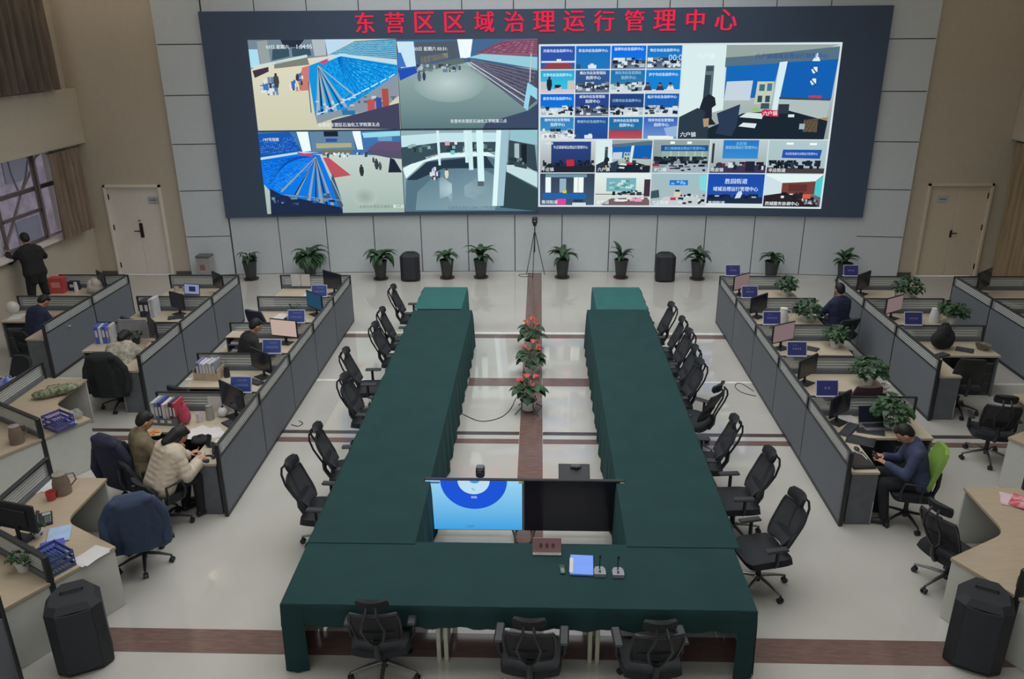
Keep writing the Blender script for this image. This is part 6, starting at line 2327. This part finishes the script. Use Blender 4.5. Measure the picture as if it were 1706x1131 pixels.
    if puff > 0.012:      # quilted rolls of a down jacket
        for k in range(7):
            c = P + up * (0.02 + 0.068 * k)
            b.rcone(c - X * 0.1, c + X * 0.1, 0.112 + e)
        for a, el, w, s in arms:
            for k in range(4):
                q = a + (el - a) * (0.1 + 0.27 * k)
                b.ball(q, 0.058 + e, 10, 7)
                q = el + (w - el) * (0.1 + 0.24 * k)
                b.ball(q, 0.048 + e * 0.95, 10, 7)
    remesh(b, topname, top, t, 0.014, 1 if puff > 0.012 else 3)
    b = B().use(legs)
    for hip, knee, ank in legsp:
        b.rcone(P + V((0, 0.0, -0.01)), hip, 0.115, 0.105)
        b.rcone(hip, knee, 0.102, 0.076)
        b.rcone(knee, ank + V((0, 0, 0.01)), 0.074, 0.056)
    remesh(b, 'trousers', legs, t, 0.014, 3)
    for hip, knee, ank in legsp:
        b = B().use(m_shoe)
        b.rcone(ank + V((0, -0.03, -0.04)), ank + V((0, 0.05, -0.04)), 0.045, 0.042)
        b.rcone(ank + V((0, 0.05, -0.045)), ank + V((0, 0.15, -0.05)), 0.042, 0.034)
        o = remesh(b, 'shoe', m_shoe, t, 0.012, 2)
    return t

m_suit = M('black_suit_cloth', (30, 30, 32), 0.85)
m_darktr = M('dark_trousers', (28, 29, 33), 0.9)
m_olive = M('olive_jacket_cloth', (92, 84, 66), 0.9, bump=0.3, scale=24)
m_puff = M('cream_puffer_cloth', (150, 138, 120), 0.7, bump=0.25, scale=14, rgb2=(164, 154, 142))
m_creamp = M('cream_print_cloth', (146, 142, 128), 0.8, rgb2=(110, 106, 96), scale=16)
m_bluej = M('blue_grey_jacket', (46, 54, 76), 0.85, bump=0.2, scale=20)
m_jacketblue = M('dark_blue_jacket', (42, 54, 74), 0.8, bump=0.3, scale=16)

person('person in a black suit standing at the left window, leaning on the sill', (-10.5, 15.85, 0), 52, m_suit, m_suit, sit=False, lean=9, bow=22, wrists=((-0.26, 0.42, 1.30), (0.24, 0.40, 1.30)), scale=1.07, stride=0.07, topname='suit_jacket')
person('person in a navy jacket with head bowed over a desk by the left window', (-9.02, 13.22, 0), -20, m_navy, m_darktr, lean=24, bow=34, wrists=((-0.16, 0.48, 0.77), (0.2, 0.46, 0.77)))
person('person in a cream printed jacket slumped forward at the second left row', (-6.70, 11.60, 0), 4, m_creamp, m_darktr, lean=44, bow=30, wrists=((-0.26, 0.60, 0.78), (0.30, 0.56, 0.78)), puff=0.012, hair='long')
person('person in dark clothes behind the bright pink monitor', (-4.78, 11.98, 0), -50, m_suit, m_darktr, lean=20, bow=20, wrists=((-0.14, 0.44, 0.78), (0.18, 0.44, 0.78)))
person('person in an olive jacket sitting left of the cream puffer jacket', (-4.86, 8.58, 0), -52, m_olive, M('olive_trousers', (88, 82, 64), 0.9), lean=5, bow=28, wrists=((-0.16, 0.40, 0.74), (0.17, 0.40, 0.72)), puff=0.006)
person('person in a cream puffer jacket leaning over a phone at the front left desk', (-4.52, 8.26, 0), -38, m_puff, m_darktr, lean=28, bow=26, wrists=((-0.12, 0.47, 0.76), (0.16, 0.44, 0.76)), puff=0.018, hair='long', scale=0.97)
person('man in a blue grey jacket on a green chair looking down at his phone', (4.52, 8.52, 0), 78, m_bluej, m_darktr, lean=16, bow=36, wrists=((-0.10, 0.40, 0.80), (0.10, 0.40, 0.80)))
person('person in a navy jacket seen from behind between the two right rows', (5.42, 13.95, 0), 22, m_navy, m_darktr, lean=6, bow=14, wrists=((-0.2, 0.42, 0.76), (0.2, 0.42, 0.76)))

t = thing('phone', 'dark phone held by the man in the blue grey jacket', 'phone', (4.02, 8.62, 0.83), math.radians(78))
b = B().use(m_black)
b.at((0, 0, 0.02), 0, math.radians(35)).box((0, 0, 0), (0.15, 0.075, 0.009), 0.003)
b.use(m_scr_d).box((0, 0, 0.005), (0.135, 0.066, 0.001))
b.at()
b.obj('body', t)
t = thing('phone', 'black phone propped up before the person in the cream puffer jacket', 'phone', (-4.16, 8.92, 0.73), math.radians(-30))
b = B().use(m_black)
b.at((0, 0, 0.08), 0, math.radians(-20)).box((0, 0, 0), (0.075, 0.01, 0.155), 0.003)
b.at()
b.box((0, 0.03, 0.01), (0.09, 0.1, 0.018), 0.004)
b.obj('body', t)

# chairs that people sit on and other single chairs
m_green = M('lime_green_mesh', (104, 136, 58), 0.75, bump=0.2, scale=60, k=1.35)
def chair(label, x, y, rz, mb=None, top=0.98, key=None, hw=0.235, seat_only=False):
    return place(lambda: task_chair(mb or m_seat, True, top, hw), key or 'task_%s_%.2f' % ((mb or m_seat).name, top), (x, y, 0), math.radians(rz), label)
chair('lime green backed chair under the man in the blue grey jacket', 4.44, 8.52, 80, m_green, 1.04)
chair('dark chair under the person in the olive jacket', -4.82, 8.56, -52, top=0.80)
chair('dark chair under the person in the cream puffer jacket', -4.52, 8.24, -38, top=0.72)
chair('dark chair under the slumped person in the cream printed jacket', -6.70, 11.56, 4)
chair('dark chair under the person in the navy jacket by the left window', -9.05, 13.14, -20, top=0.80)
chair('dark chair under the person behind the bright pink monitor', -4.84, 11.9, -50, top=0.80)
chair('dark chair under the person in the navy jacket between the right rows', 5.44, 13.87, 22, top=0.80)
soft_bag('black backpack standing on the desk in the second row on the right', 6.56, 12.46, DT, (0.40, 0.3, 0.46), MATS['black_cloth'], 31, 10)
chair('black low backed chair at the front desk of the second row on the right', 6.5, 11.58, -8, M('black_leather', (30, 31, 33), 0.45), 1.0)
chair('navy dark chair at the second farthest desk left of the green tables', -4.95, 13.62, -25, M('navy_chair_cloth', (38, 38, 56), 0.9), 1.02)
chair('dark chair at the middle desk of the second row on the left', -7.0, 13.2, -30, M('navy_chair_cloth', (38, 38, 56), 0.9), 1.02)
chair('dark chair pulled up at the second nearest desk left of the tables', -5.05, 10.55, -20, top=0.92)
chair('dark red backed chair before the front desk right of the tables', 4.5, 10.5, 5, M('dark_red_cloth', (58, 40, 46), 0.9), 1.03)
chair('dark chair at the tan desk at left, covered by a blue jacket', -4.44, 7.5, 25, top=0.98)
chair('dark chair at the left edge with a blue and white bag', -8.05, 11.0, 160, top=0.98)

def coat(label, x, y, rz, mat, length=0.55, top=1.0, seed=0):
    """jacket hung over a chair back, sleeves falling at the sides"""
    r = random.Random(seed)
    t = thing('jacket', label, 'jacket', (x, y, 0), math.radians(rz))
    b = B().use(mat)
    yb = -0.335
    for k in range(15):
        s = k / 14
        z = top - 0.03 - length * s
        hw = 0.17 + 0.07 * min(1, s * 2.5) + 0.012 * math.sin(k * 0.9 + seed)
        y0 = yb - (z - 0.6) * 0.12 - 0.02
        b.rcone((-hw, y0 + 0.02, z), (hw, y0 + 0.02, z), 0.05)
        b.rcone((-hw * 0.5, y0 - 0.025, z), (hw * 0.45, y0 - 0.02, z), 0.045)
    b.rcone((-0.17, yb - 0.06, top), (0.17, yb - 0.06, top), 0.06)
    b.rcone((-0.12, yb - 0.03, top + 0.04), (0.12, yb - 0.03, top + 0.04), 0.05)
    remesh(b, 'jacket_body', mat, t, 0.016, 5)
    for s in (-1, 1):
        b = B().use(mat)
        p = [V((s * 0.20, yb - 0.03, top - 0.04)), V((s * 0.285, yb + 0.0, top - 0.2)), V((s * 0.30, yb - 0.02 + 0.03 * s, top - 0.42)), V((s * 0.285, yb - 0.02, top - 0.56))]
        for a, c in zip(p, p[1:]):
            b.rcone(a, c, 0.06, 0.055)
        remesh(b, 'sleeve', mat, t, 0.016, 2)
    return t
coat('dark blue jacket draped over a chair back at left', -4.44, 7.5, 25, m_jacketblue, 0.58, 1.03, 1)
chair('dark chair covered by a navy coat left of the person in the olive jacket', -5.08, 8.86, -25)
coat('navy coat hung over the chair left of the person in the olive jacket', -5.08, 8.86, -25, M('navy_coat', (34, 36, 52), 0.85, bump=0.3, scale=18), 0.6, 1.0, 2)
coat('black coat on the chair of the slumped person in the second left row', -6.70, 11.56, 4, M('black_coat', (30, 32, 34), 0.9, bump=0.3, scale=18), 0.62, 1.0, 3)
soft_bag('blue and white bag on a dark chair at the left edge', -7.98, 10.88, 0.50, (0.3, 0.26, 0.34), M('blue_white_bag', (60, 84, 150), 0.6, rgb2=(176, 178, 180), scale=4), 21)
